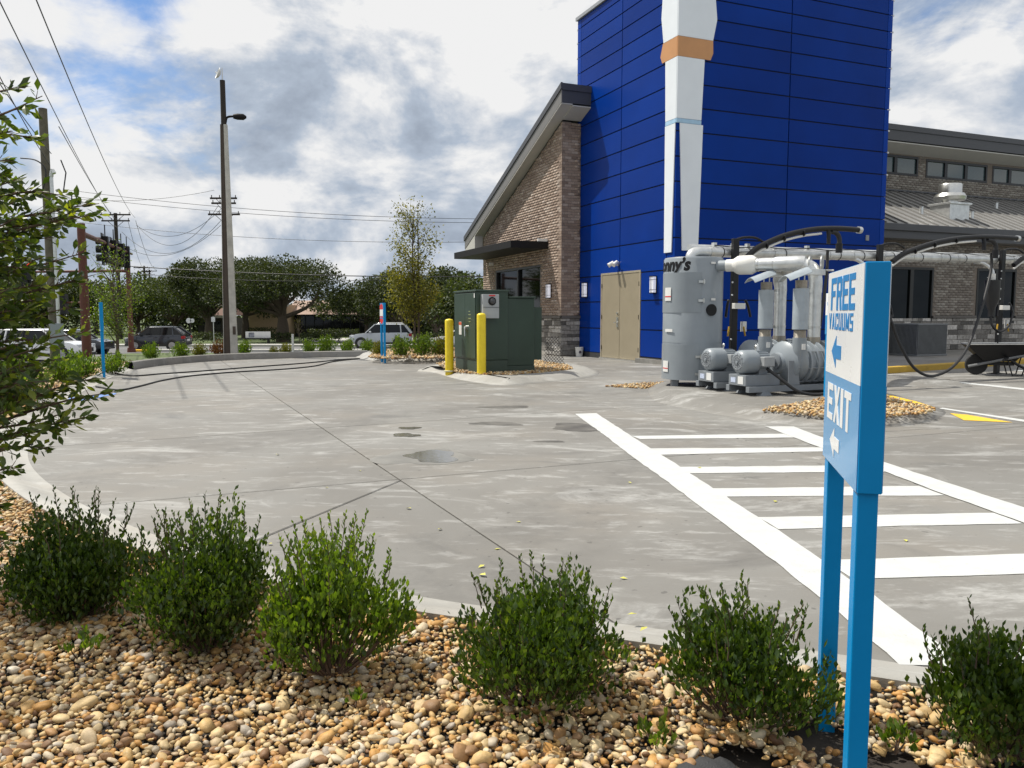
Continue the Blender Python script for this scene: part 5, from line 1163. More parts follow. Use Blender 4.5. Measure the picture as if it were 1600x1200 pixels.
# ------------------------------------------------------------------ shrubs
def shrub(name, loc, w, h, n_st, leaf_l, label, seed, m=M_leaf, density=26, lean=(0, 0), base_bare=.18, group='box shrubs planted in the gravel bed', fold=.12, spire=.26, spikes=0, holes=0, lump=0.0):
    r = np.random.default_rng(seed); root = empty(name, loc, 0, label, 'shrub', group)
    Ps, Ds, Ls = [], [], []; stems = MB(); ph = r.uniform(0, 6.28, 4)
    lumpy = lambda a: 1+lump*(.55*math.sin(a+ph[0])+.6*math.sin(2*a+ph[1])+.4*math.sin(3*a+ph[2]))
    for i in range(n_st):
        az = r.uniform(0, 2*np.pi); rad = np.sqrt(r.uniform(0, 1)); rad0 = rad; rad = min(1.25, rad*lumpy(az)); tip_h = h*(1-.46*rad0**2.4)*(1+.5*lump*math.sin(1.5*az+ph[3]))*r.uniform(.60, 1.02)
        if r.uniform() < .07: tip_h *= 1+spire*r.uniform(.3, 1)
        tx, ty = math.cos(az)*rad*w/2+lean[0]*tip_h, math.sin(az)*rad*w/2+lean[1]*tip_h
        b = np.array([math.cos(az)*.04*rad*3*w, math.sin(az)*.04*rad*3*w, 0]); t = np.array([tx, ty, tip_h])
        ctrl = b+(t-b)*.5+np.array([math.cos(az)*w*.10*rad, math.sin(az)*w*.10*rad, -tip_h*.04])+r.normal(0, .02*w, 3)
        s = np.linspace(0, 1, 9)[:, None]; pts = (1-s)**2*b+2*s*(1-s)*ctrl+s**2*t
        if i % 4 == 0: stems.tube([tuple(p) for p in pts[:6]], [.0032*(1-.1*q)*(1+w) for q in range(6)], 5, False)
        n = int(density*r.uniform(.7, 1.3)); q = r.uniform(base_bare+.25*(1-rad)*.6, 1, n)**.8; q = np.clip(q, 0, 1)
        pp = (1-q[:, None])**2*b+2*q[:, None]*(1-q[:, None])*ctrl+q[:, None]**2*t
        dd = t-ctrl; dd = dd/np.linalg.norm(dd); side_ = r.normal(size=(n, 3)); side_[:, 2] *= .5
        off = r.normal(size=(n, 3))*.055*w*np.where(q > .9, .25, 1.0)[:, None]*np.array([1, 1, .8])
        Ps.append(pp+off); Ds.append(dd[None]*r.uniform(.6, 1.3, (n, 1))+side_*r.uniform(.30, .62, (n, 1))+np.array([0, 0, .38])); Ls.append(leaf_l*r.uniform(.6, 1.15, n)*np.where(q > .93, .75, 1))
    for i in range(spikes):
        az = r.uniform(0, 2*np.pi); rad = np.sqrt(r.uniform(0, 1))*.8; top = h*(1-.42*rad**2.2)*r.uniform(.98, 1.22)
        b = np.array([math.cos(az)*rad*w/2, math.sin(az)*rad*w/2, top*.70]); t = b+np.array([math.cos(az)*.03+r.normal(0, .012), math.sin(az)*.03+r.normal(0, .012), top*.30])
        stems.tube([tuple(b), tuple((b+t)/2+r.normal(0, .004, 3)), tuple(t)], [.0022, .0016, .001], 4, False)
        n = 15; q = np.linspace(.1, 1, n); pp = b+(t-b)*q[:, None]; sd = r.normal(size=(n, 3)); sd[:, 2] = 0; sd /= np.linalg.norm(sd, axis=1, keepdims=True)
        Ps.append(pp); Ds.append(sd*.55+np.array([0, 0, 1])*(.5+.7*q[:, None])); Ls.append(leaf_l*(.95-.35*q)*r.uniform(.8, 1.1, n))
    Pq, Dq, Lq = np.concatenate(Ps), np.concatenate(Ds), np.concatenate(Ls); k = Pq[:, 2] > .015
    for _ in range(holes):
        az = r.uniform(0, 6.28); zz_ = r.uniform(.1, .75)*h; c_ = np.array([math.cos(az)*w*.36, math.sin(az)*w*.36, zz_]); k &= (np.linalg.norm(Pq-c_, axis=1) > r.uniform(.12, .22)*w) | (r.uniform(0, 1, len(Pq)) < .22)
    Pq, Dq, Lq = Pq[k], Dq[k], Lq[k]
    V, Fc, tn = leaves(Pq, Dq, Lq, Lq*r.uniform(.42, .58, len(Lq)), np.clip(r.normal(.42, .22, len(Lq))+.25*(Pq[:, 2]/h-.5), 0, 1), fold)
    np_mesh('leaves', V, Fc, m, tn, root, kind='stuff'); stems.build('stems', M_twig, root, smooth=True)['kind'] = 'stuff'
    return root
SH = [((-1.72, 3.02), .52, .43, 'dense dark green shrub, the one farthest left in the near row', M_leaf, 250, 40, .10, (0, 0), 14, .2, 0),
      ((-1.09, 2.74), .51, .49, 'tallest dark green shrub with a high spire, second in the near row', M_leaf, 255, 40, .10, (.04, 0), 24, .5, 1),
      ((-.60, 2.55), .45, .455, 'bright lime green shrub showing brown twigs at its foot', M_leafl, 215, 29, .30, (.03, 0), 34, .2, 7),
      ((.095, 2.36), .57, .375, 'broad dark shrub before the lot, in the middle of the near row', M_leaf, 225, 33, .25, (.0, 0), 26, .2, 6),
      ((.675, 2.22), .45, .365, 'rounded dark shrub just left of the large blue sign', M_leaf, 195, 29, .36, (-.03, 0), 22, .3, 8),
      ((1.325, 2.05), .45, .37, 'shrub cut by the picture edge, right of the large blue sign', M_leaf, 200, 31, .32, (.05, 0), 12, .2, 5)]
for i, (p, w, h, lab, m_, ns, dn, bb_, ln, sk, spr, hol) in enumerate(SH):
    shrub('box_shrub', (p[0], p[1], .02), w, h, ns, .0285 if i != 2 else .031, lab, 20+i, m_, dn, base_bare=bb_, lean=ln, spikes=sk, spire=spr, holes=hol, lump=.17)
def weed(loc, s, label, seed): return shrub('weed', loc, s, s*.7, 9, .03, label, seed, M_leafl, 9, group='weeds in the stones', base_bare=.2)
weed((-1.48, 2.62, .03), .16, 'low weed in the stones between the two leftmost shrubs', 60); weed((.36, 2.55, .03), .10, 'small weed in the stones between the middle shrubs', 61); weed((.40, 2.06, .03), .13, 'small weed below the shrub left of the large sign', 62); weed((-.47, 2.28, .03), .05, 'tiny weed sprouting below the lime green shrub', 63); weed((1.02, 2.02, .03), .12, 'thin weed between the large sign and right shrub', 64)
# torn flap of weed cloth
V = []; 
for i in range(9):
    for j in range(6):
        x, y = i/8*.16, j/5*.10; V.append((x, y, .006+.018*math.sin(x/.16*math.pi)*(.4+.6*j/5)+.006*math.sin(i*2.1+j)))
fl_ = MB().add(V, [(i*6+j, i*6+j+1, i*6+j+7, i*6+j+6) for i in range(8) for j in range(5)]).build('weed_cloth_flap', mat('flap_cloth', (.035, .036, .038), .8, bump=.4, bscale=200), smooth=True, loc=(.44, 1.84, .03), rot=(0, 0, .3))
fl_.modifiers.new('s', 'SOLIDIFY').thickness = .002; tag(fl_, 'torn grey flap of weed cloth sticking out of the stones', 'weed cloth')

# row of small shrubs along the far kerb: two templates, copied
tpl = []
for s_, m_ in ((80, M_leafl), (81, M_olive), (82, M_brownl)):
    t_ = shrub('kerb_shrub', (0, -40, -3), .62, .48, 60, .055, 'x', s_, m_, 22, group='small shrubs along the far kerb', base_bare=.05); tpl.append(t_); CH[t_.name] = children(t_)
far_sh = [(237, 562, 0, .9, 'small green shrub just below the dark car, first of the far row'), (282, 560, 0, .85, 'small green shrub between the dark car and brownish shrub'), (312, 558, 1, .8, 'thin yellowish shrub left of the brownish shrub'), (345, 557, 2, .95, 'brownish shrub at the foot of the tall concrete pole'),
          (384, 555, 0, .85, 'small shrub right of the tall concrete pole'), (428, 554, 1, .5, 'tiny sparse shrub below the bench'), (447, 554, 1, .7, 'sparse olive shrub left of the white marker stake'), (482, 553, 0, .85, 'green shrub right of the white marker stake'), (511, 553, 0, 1.1, 'largest green shrub of the far row, left of the silver car'),
          (545, 553, 0, .9, 'green shrub before the nose of the silver car'), (574, 552, 0, .85, 'green shrub under the front wheel of the silver car'), (592, 556, 1, .75, 'olive shrub beside the small red and blue sign'), (627, 558, 0, 1.05, 'upright shrub right of the small red and blue sign'), (664, 558, 0, 1.15, 'large shrub right of the young tree trunk'),
          (688, 557, 1, 1.0, 'shrub beside the yellow bollard on the tree island')]
for i, (x, y, k, s, lab) in enumerate(far_sh):
    p = G(x, y, .1); z = .12 if 585 < x else -.02
    c = tpl[k] if k not in [f[2] for f in far_sh[:i]] else copy_tree(tpl[k])
    p = G(x, y, z); c.location = p; c.rotation_euler = (0, 0, i*1.3); c.scale = (s, s, s*1.15); c['label'] = lab
for i, (x, y, s, lab) in enumerate([(178, 585, 1.1, 'low green shrub at the foot of the blue sign edge'), (120, 592, 1.3, 'wide low shrub left of the blue sign edge'), (100, 600, 1.2, 'low shrub behind the leafy branches'), (22, 632, 1.6, 'pale green shrub in the lower left behind branches'), (10, 610, 1.5, 'pale green shrub by the left picture edge')]):
    p = G(x, y, .0); c = copy_tree(tpl[0], p, i*1.7, (s, s, s*.9), lab)
st = MB().cyl((0, 0, -.3), (0, 0, .62), .035, n=8).build('marker_stake', M_label, loc=G(458, 554.5, -.02)); tag(st, 'thin white marker stake standing in the far shrub row', 'stake')

# ------------------------------------------------------------------ leafy tree close on the left
nt_ = empty('near_tree', (-2.62, 3.35, 0), 0, 'leafy tree close by at the left edge, branches reaching over the lot', 'tree')
r = np.random.default_rng(5); o0 = Vector((-2.62, 3.35, 0))
tk_ = MB(); trunk = spline([(0, 0, -.1), (.02, .01, .5), (-.02, .03, 1.1), (.03, 0, 1.7), (0, .03, 2.35)], 5); tk_.tube(trunk, [.055*(1-.6*i/(len(trunk)-1)) for i in range(len(trunk))], 10)
tk_.build('trunk', M_bark, nt_, smooth=True)
tg = [(42, 135, 3.3), (66, 150, 3.2), (20, 205, 3.4), (55, 215, 3.6), (8, 270, 3.2), (60, 300, 3.5), (28, 340, 3.2), (100, 305, 3.5), (155, 318, 3.5), (150, 335, 3.4), (120, 330, 3.5), (80, 370, 3.4), (130, 395, 3.5), (145, 430, 3.4), (40, 420, 3.2), (5, 390, 3.1), (70, 455, 3.6), (110, 480, 3.4), (20, 500, 3.1), (60, 530, 3.4), (130, 520, 3.6),
      (95, 560, 3.4), (30, 570, 3.2), (150, 590, 3.3), (178, 612, 3.2), (110, 610, 3.4), (60, 620, 3.2), (132, 652, 3.1), (100, 668, 3.15), (75, 700, 3.1), (15, 640, 3.0), (40, 670, 3.1), (118, 640, 3.3), (20, 730, 2.95), (6, 790, 2.9), (10, 850, 2.85), (8, 700, 3.0), (85, 420, 3.3), (50, 380, 3.1), (15, 450, 3.0), (110, 350, 3.6), (45, 480, 3.3), (20, 545, 3.3), (75, 580, 3.3), (35, 310, 3.3), (15, 250, 3.1), (90, 330, 3.4), (50, 350, 3.6), (25, 600, 3.2)]
tg += [(r.uniform(-30, 85), r.uniform(360, 630), r.uniform(3.0, 3.9)) for _ in range(34)] + [(r.uniform(-30, 35), r.uniform(250, 360), r.uniform(3.0, 3.7)) for _ in range(6)]
brm = MB(); LP, LD, LL = [], [], []
for x, y, Y in tg:
    tip = D(x, y, Y)-o0; h0 = max(.25, min(2.3, tip.z-.35*math.hypot(tip.x, tip.y)-.1)); b = Vector((0, 0, h0))
    c1 = b.lerp(tip, .4)+Vector((r.normal(0, .03), r.normal(0, .03), .10)); pts = spline([b, c1, b.lerp(tip, .75)+Vector((0, 0, .05+r.normal(0, .02))), tip], 6)
    brm.tube(pts, [.011*(1-.85*i/(len(pts)-1)) for i in range(len(pts))], 5, False)
    n = int(r.uniform(34, 48)); L = (tip-b).length
    for _ in range(n):
        q = 1-r.uniform(0, .42/L if L > .45 else .8)**1.0 if r.uniform() < .75 else r.uniform(.45, 1)
        i = q*(len(pts)-1); k = min(int(i), len(pts)-2); p = pts[k].lerp(pts[k+1], i-k); d = (pts[k+1]-pts[k]).normalized()
        s = Vector(r.normal(size=3)); s.z *= .6; tw = (d*.7+s*.6).normalized(); tl = r.uniform(0, .13)*(1.15-q*.9)
        p2 = p+tw*tl
        if tl > .03: brm.tube([p, p2], [.0022, .001], 3, False)
        LP.append(p2); LD.append(d*.6+s*.8+Vector((0, 0, -.05))); LL.append(r.uniform(.036, .060)*(.8 if q > .96 else 1))
for _ in range(46):                                    # the side of the tree away from the lot
    az, h0 = R(r.uniform(115, 300)), r.uniform(.45, 2.3); ln_ = r.uniform(.45, 1.0)*(1.15-.25*h0/2.3); b = Vector((0, 0, h0)); tip = b+Vector((math.cos(az)*ln_, math.sin(az)*ln_, r.uniform(.05, .5)))
    pts = spline([b, b.lerp(tip, .4)+Vector((0, 0, .08)), b.lerp(tip, .75)+Vector((0, 0, .05)), tip], 5); brm.tube(pts, [.011*(1-.85*i/(len(pts)-1)) for i in range(len(pts))], 5, False)
    for _k in range(48):
        q = 1-r.uniform(0, .75); i = q*(len(pts)-1); k = min(int(i), len(pts)-2); p = pts[k].lerp(pts[k+1], i-k); d = (pts[k+1]-pts[k]).normalized(); s = Vector(r.normal(size=3))
        LP.append(p+(d*.6+s*.6).normalized()*r.uniform(0, .14)); LD.append(d*.6+s*.8); LL.append(r.uniform(.036, .06))
brm.build('branches', M_twig, nt_, smooth=True)
LP, LD, LL = np.array(LP), np.array(LD), np.array(LL); wl_ = LP+np.array(o0)[None]; uu, vv = proj(wl_[:, 0], wl_[:, 1], wl_[:, 2])
sc_ = np.where((uu > 2) & (vv > 5), LL/wl_[:, 1]*(1+.5*(uu > 90)), 0); best = np.argsort(-sc_)[:300]; rest = np.setdiff1d(np.arange(len(LP)), best)
lv = MB().add([(0, 0, 0), (.30, .19, .0), (.62, .21, .01), (1, 0, -.05), (.62, -.21, .01), (.30, -.19, .0), (.33, 0, -.05), (.65, 0, -.055)], [(0, 6, 1), (1, 6, 7, 2), (2, 7, 3), (3, 7, 4), (4, 7, 6, 5), (5, 6, 0)])
lvm = bpy.data.meshes.new('leaf'); lvm.from_pydata(lv.v, [], lv.f); lvm.materials.append(M_tleaf_s)
for i in best:
    d = Vector(LD[i]).normalized(); s = d.cross(Vector(r.normal(size=3))).normalized(); n_ = d.cross(s); Mx = Matrix((d*LL[i]*1.05, s*LL[i], n_*LL[i])).transposed().to_4x4(); Mx.translation = Vector(LP[i]); o = link('leaf', lvm, nt_); o.matrix_local = Mx
V, Fc, tn = leaves(LP[rest], LD[rest], LL[rest], LL[rest]*.45, r.uniform(0, 1, len(rest)), .06); np_mesh('foliage', V, Fc, M_tleaf_a, tn, nt_, kind='stuff')

# ------------------------------------------------------------------ trees
def crown_points(r, lobes, n):
    vol = np.array([l[3]*l[4]*l[5] for l in lobes])**.67; k = r.choice(len(lobes), n, p=vol/vol.sum()); L = np.array(lobes)[k]
    d = r.normal(size=(n, 3)); d /= np.linalg.norm(d, axis=1, keepdims=True); rad = r.uniform(.35, 1.0, n)**.45
    return L[:, :3]+d*rad[:, None]*L[:, 3:6], d
def tree(name, loc, h, rx, rz, label, seed, m, n=5000, leaf=.28, trunk_r=.25, clear=.25, group='trees beyond the road', lobes_n=26, bark=M_bark, cat='tree', lean=0.0, ry=None):
    r = np.random.default_rng(seed); root = empty(name, loc, 0, label, cat, group); ry = ry or rx
    cz = h-rz; lobes = []
    for i in range(lobes_n):
        d = r.normal(size=3); d /= np.linalg.norm(d); d[2] = abs(d[2])*.9-.25 if r.uniform() < .75 else d[2]*.7
        q = r.uniform(.45, .82); f = r.uniform(.22, .40); lobes.append((d[0]*rx*q+lean*(cz+d[2]*rz*q), d[1]*ry*q, cz+d[2]*rz*q, rx*f, ry*f, rz*f*1.05))
    Pq, d = crown_points(r, lobes, n); k = Pq[:, 2] > h*clear*.6; Pq, d = Pq[k], d[k]; nn = len(Pq)
    dr = d*.5+r.normal(size=(nn, 3))*.8; dr[:, 2] -= .1; Lf = leaf*r.uniform(.6, 1.35, nn)
    V, Fc, tn = leaves(Pq, dr, Lf, Lf*r.uniform(.5, .8, nn), np.clip(r.normal(.45, .2, nn), 0, 1), .1)
    tb = MB(); tb.tube(spline([(0, 0, -.3), (.05*trunk_r, 0, h*clear*.5), (lean*h*clear, .1*trunk_r, h*clear), (lean*cz, 0, cz+.2*rz)], 4), [trunk_r*(1.25-.9*i/12) for i in range(13)], 9)
    for l in lobes[::2]:
        b = (lean*h*clear, 0, h*clear*r.uniform(.75, 1.3)); e = l[:3]; mid_ = tuple((a+c)/2+r.normal(0, .05*rx) for a, c in zip(b, e)); pts = spline([b, mid_, e], 4); tb.tube(pts, [trunk_r*.42*(1-.8*i/(len(pts)-1)) for i in range(len(pts))], 5, False)
    tb.build('trunk', bark, root, smooth=True); np_mesh('crown', V, Fc, m, tn, root, kind='stuff'); return root
def at(px, Y, z=-1.3): p = D(px, 490, Y); return Vector((p.x, Y, z))
tree('oak_tree', at(441, 72), 8.6, 6.2, 3.6, 'broad dark oak with a thick trunk standing before the beige building', 101, M_oak, 24000, .20, .55, .30, lobes_n=40)
tree('oak_tree', at(325, 80), 9.6, 4.6, 4.5, 'tall dark oak directly left of the concrete light pole', 102, M_oak, 15000, .22, .4, .22, lobes_n=34)
tree('oak_tree', at(383, 84), 9.4, 4.9, 4.4, 'dark oak seen just right of the concrete light pole', 103, M_oak, 14000, .22, .4, .25, lobes_n=30)
tree('oak_tree', at(272, 88), 7.4, 5.0, 3.4, 'low spreading tree above the dark car', 104, M_oak2, 12000, .24, .3, .2, lobes_n=30)
tree('oak_tree', at(215, 92), 7.6, 4.8, 3.6, 'green tree behind the far signal mast', 105, M_oak2, 7500, .3, .3, .2)
tree('oak_tree', at(150, 98), 8.2, 5.5, 3.9, 'green tree behind the rust red signal mast', 106, M_oak2, 7500, .3, .3, .2)
tree('oak_tree', at(80, 96), 8.6, 6, 4.2, 'green tree far behind the wooden pole', 107, M_oak, 7500, .3, .3, .2)
tree('oak_tree', at(10, 92), 8.6, 6, 4.2, 'green tree far away at the left edge', 108, M_oak, 7000, .3, .3, .2)
tree('oak_tree', at(255, 118), 9.6, 5, 4.2, 'distant tree with a thin top seen above the dark car', 109, M_oak, 5000, .38, .3, .25)
tree('oak_tree', at(572, 74), 6.4, 3.4, 2.7, 'loose dark tree between the big oak and the palm', 110, M_oak, 4200, .26, .2, .25)
tree('oak_tree', at(625, 70), 7.2, 4.0, 3.3, 'dark tree behind the silver car and young tree', 111, M_oak, 11000, .21, .3, .15)
tree('oak_tree', at(700, 62), 7.0, 3.6, 3.4, 'dark green tree behind the young tree, left of the awning', 112, M_oak, 11000, .2, .3, .1)
tree('oak_tree', at(745, 58), 6.4, 3.4, 3.0, 'dark tree under the awning tip beside the brick wall', 113, M_oak2, 6500, .25, .3, .1)
tree('oak_tree', at(680, 80), 7.6, 5.5, 3.4, 'hazy dark tree far behind the young tree', 114, M_oak, 6500, .3, .3, .12)
tree('oak_tree', at(545, 90), 5.6, 4.5, 2.6, 'dark tree behind the beige building roof', 115, M_oak, 5000, .3, .3, .15)
for i, (x, y) in enumerate([(-46, 62), (-56, 72), (-66, 82), (-76, 90)]):
    tree('oak_tree', (x, y, -1.3), 9.5+i*.6, 6.5, 4.6, f'{["nearest", "second", "third", "farthest"][i]} of four tall trees mirrored in the brick wing window', 120+i, M_oak2, 5000, .35, .35, .2)
def woods(pxl, pxr, Y, h, label, seed, n):
    r = np.random.default_rng(seed); xl, xr = at(pxl, Y).x, at(pxr, Y).x; rt = empty('woods', ((xl+xr)/2, Y, -1.35), 0, label, 'woods', None); hw = (xr-xl)/2; lobes = []
    for i in range(int((xr-xl)/1.6)):
        x = r.uniform(-hw, hw); hh = h*r.uniform(.6, 1.05); f = r.uniform(1.4, 2.6)
        for z in np.arange(.8, hh, 1.5): lobes.append((x+r.normal(0, .8), r.uniform(-3, 3), z, f, f, f*.9))
    Pq, d = crown_points(r, lobes, n); k = Pq[:, 2] > 0; Pq, d = Pq[k], d[k]; nn = len(Pq); Lf = .42*r.uniform(.6, 1.3, nn)
    V, Fc, tn = leaves(Pq, d*.5+r.normal(size=(nn, 3))*.8, Lf, Lf*.7, np.clip(r.normal(.35, .2, nn), 0, 1), .1); o = np_mesh('foliage', V, Fc, M_oak, tn, rt); rt['kind'] = 'stuff'; o['kind'] = 'stuff'
woods(-120, 360, 112, 7.0, 'dark far woods behind the trees on the left', 130, 26000); woods(360, 860, 104, 5.2, 'dark far woods behind the office building and young tree', 131, 26000)
# slender palm
pr = empty('palm_tree', at(601, 74), 0, 'slender palm rising above the dark trees', 'tree', 'trees beyond the road')
MB().tube([(0, 0, -.2), (.05, 0, 3), (0, 0, 5.6)], [.18, .15, .14], 8).build('trunk', M_bark, pr, smooth=True)
LPp, LDp = [], []
r = np.random.default_rng(9)
for k in range(30):
    az = r.uniform(0, 6.28); el = r.uniform(-.5, 1.2); d0 = np.array([math.cos(az)*math.cos(el), math.sin(az)*math.cos(el), math.sin(el)])
    for q in np.linspace(.3, 1, 9):
        p = np.array([0, 0, 5.6])+d0*q*1.25+np.array([0, 0, -.55*q*q])
        for s in (-1, 1): LPp.append(p); LDp.append(d0*.7+s*np.cross(d0, [0, 0, 1])*.6+np.array([0, 0, -.25]))
LPp, LDp = np.array(LPp), np.array(LDp); V, Fc, tn = leaves(LPp, LDp, np.full(len(LPp), .42), np.full(len(LPp), .06), r.uniform(0, 1, len(LPp)), .05); np_mesh('fronds', V, Fc, M_oak2, tn, pr, kind='stuff')
# young trees in the beds
def young(loc, h, w, label, seed, m, leaf, n, name='young_tree', trunks=1, bare=.18):
    r = np.random.default_rng(seed); root = empty(name, loc, 0, label, 'tree', None); tb = MB(); Ps, Ds = [], []
    for t in range(trunks):
        ox = t*.12; tp = spline([(ox, 0, -.2), (ox+.03, .02, h*.3), (ox-.02+.05*t, 0, h*.65), (ox+.03, .02, h*.97)], 5); tb.tube(tp, [.045*(1-.85*i/(len(tp)-1)) for i in range(len(tp))], 7)
    nb = 46
    for i in range(nb):
        q = bare+(1-bare)*(i+r.uniform(0, 1))/nb; z = q*h*.96; az = r.uniform(0, 6.28); l = w/2*(1.0 if q < .55 else 1.0-(q-.55)*1.1)*r.uniform(.55, 1.1)
        e = np.array([math.cos(az)*l*.8, math.sin(az)*l*.8, z+l*r.uniform(.5, 1.2)]); b = np.array([0, 0, z*.93]); mid_ = (b+e)/2+r.normal(0, .04, 3)
        pts = spline([tuple(b), tuple(mid_), tuple(e)], 4); tb.tube(pts, [.012*(1-.8*k/8) for k in range(9)], 4, False)
        k_ = max(4, int(n/nb*(1.7 if q < .58 else .42))); s = r.uniform(.15, 1, k_)[:, None]; pp = (1-s)**2*b+2*s*(1-s)*mid_+s**2*e
        Ps.append(pp+r.normal(0, .07*w, (k_, 3))*np.array([1, 1, .8])); Ds.append(r.normal(size=(k_, 3))+np.array([0, 0, -.3]))
    Pq, Dq = np.concatenate(Ps), np.concatenate(Ds); nn = len(Pq); Lf = leaf*r.uniform(.6, 1.3, nn)
    V, Fc, tn = leaves(Pq, Dq, Lf, Lf*.55, r.uniform(0, 1, nn), .08); tb.build('trunk', M_bark, root, smooth=True); np_mesh('crown', V, Fc, m, tn, root, kind='stuff'); return root
young(G(647, 547.5, .13), 4.15, 2.0, 'slender young tree with yellowish leaves on the island beside the silver car', 201, M_olive, .075, 6200, trunks=2)
young(G(183, 567, 0), 2.75, 1.5, 'young airy tree standing before the rust red signal masts', 202, M_leafl, .05, 3000)
young(at(466, 66), 2.1, 1.5, 'small nearly bare tree standing before the dark office windows', 203, M_olive, .05, 60, bare=.35)

# ------------------------------------------------------------------ poles and wires
cp_ = empty('light_pole', (*G(361, 556.5, 0)[:2], -.1), .25, 'tall tapering concrete pole with a dark recess and small lamp arm', 'pole')
hb, ht, H_ = .19, .075, 7.75; zc = 6.55
def frus(x0, x1, y0, y1, k0, k1, z0, z1):
    return MB().add([(x0*k0, y0*k0, z0), (x1*k0, y0*k0, z0), (x1*k0, y1*k0, z0), (x0*k0, y1*k0, z0), (x0*k1, y0*k1, z1), (x1*k1, y0*k1, z1), (x1*k1, y1*k1, z1), (x0*k1, y1*k1, z1)], [(0, 3, 2, 1), (4, 5, 6, 7), (0, 1, 5, 4), (1, 2, 6, 5), (2, 3, 7, 6), (3, 0, 4, 7)])
k1 = ht/hb
sh = frus(.0, hb, -hb*.8, hb*.8, 1, k1*1.25, 0, zc); sh.build('shaft', M_pconc, cp_)
frus(-hb*.92, -.001, -hb*.55, hb*.55, 1, k1*1.25, 0, zc).build('recess', M_pgroove_shade, cp_)
frus(-hb, -hb*.925, -hb*.8, hb*.8, 1, k1*1.25, 0, zc).build('flange', M_pconc, cp_)
MB().cyl((0, 0, zc-.02), (0, 0, H_), .075, .07, 12).build('mast_top', M_woodd, cp_, smooth=True)
MB().tube(spline([(.05, -.02, zc+.05), (.10, -.03, zc+.20), (.3, -.05, zc+.24)], 4), .03, 8).lathe([(0, 0), (.06, .01), (.085, .12), (.085, .28), (.03, .36), (0, .36)], 14, (.25, -.05, zc+.23), 'x').build('lamp_arm', M_bronze, cp_, smooth=True)
ds = MB().lathe([(.0, 0), (.10, .03), (.16, .09), (.155, .095), (.09, .045), (0, .02)], 20, (0, 0, 0)).tube([(0, 0, .02), (0, 0, .16)], .012)
ds.build('dish', M_label, cp_, smooth=True, loc=(-.04, 0, H_+.15), rot=(0, R(-70), .3)); MB().tube([(0, 0, H_-.02), (0, 0, H_+.34)], .014).build('dish_rod', M_steel, cp_)
MB().bb(.08, .16, -hb*.83, -hb*.80, .72, .95).build('hand_hole', M_pgroove_shade, cp_)
def wood_pole(px, Y, ztop, r0, label, arms=(), m=M_wood, ins=True):
    p = at(px, Y, -1.4); rt = empty('utility_pole', p, 0, label, 'pole', 'wooden utility poles'); h = ztop+1.4
    MB().cyl((0, 0, 0), (0, 0, h), r0, r0*.82, 12).build('pole', m, rt, smooth=40)
    for dz, w in arms:
        a = MB().bb(-w/2, w/2, -.07, .05, h-dz-.07, h-dz+.07).build('crossarm', M_woodd, rt)
        for k in range(4):
            x = -w/2+.12+k*(w-.24)/3; MB().cyl((x, 0, h-dz+.07), (x, 0, h-dz+.26), .04, n=6).build('insulator', M_woodd, a)
        MB().tube([(-w*.3, 0, h-dz), (0, .0, h-dz-.7)], .025, 5).tube([(w*.3, 0, h-dz), (0, 0, h-dz-.7)], .025, 5).build('brace', M_woodd, a)
    return rt
wp = wood_pole(83, 25.5, 7.62, .155, 'weathered wooden pole with a flat cut top behind the near branches')
MB().tube([(.22, -.1, 2.2), (.22, -.1, 6.9)], .055, 8).tube(spline([(.22, -.1, 6.9), (.27, -.12, 7.1), (.34, -.14, 7.0)], 4), .06, 8).build('riser_pipe', M_galv, wp, smooth=True)
MB().bb(.05, .40, -.35, -.15, 1.6, 2.3).build('meter_box', M_grey, wp)
hose('drip_loop', [Vector(D(x, y, 25.2)) for x, y in [(95, 250), (103, 270), (99, 300), (112, 300), (112, 320)]], .02, 'loose black cable loop hanging from the riser pipe', cat='cable')
hose('drip_loop', spline([D(x, y, 25.2) for x, y in [(32, 247), (55, 250), (70, 262), (71, 280), (67, 296)]], 4), .02, 'loose black cable curling left of the cut wooden pole', cat='cable')
wood_pole(187, 80, 11.2, .21, 'tall dark wooden pole with two crossarms behind the signal arm', [(.15, 3.0), (.75, 2.8)], M_woodd)
wood_pole(228, 130, 9.0, .2, 'distant wooden pole with crossarms above the dark car', [(.3, 3.4), (.95, 2.2)], M_woodd)
wood_pole(236, 170, 10.6, .2, 'most distant wooden pole, right behind the other distant pole', [(.3, 3.2), (1.1, 2.2)], M_woodd)
wood_pole(355, 66, 11.0, .16, 'dark wooden pole with crossarms hidden behind the concrete pole', [(.35, 2.2), (.75, 2.0), (1.65, 2.6)], M_woodd)
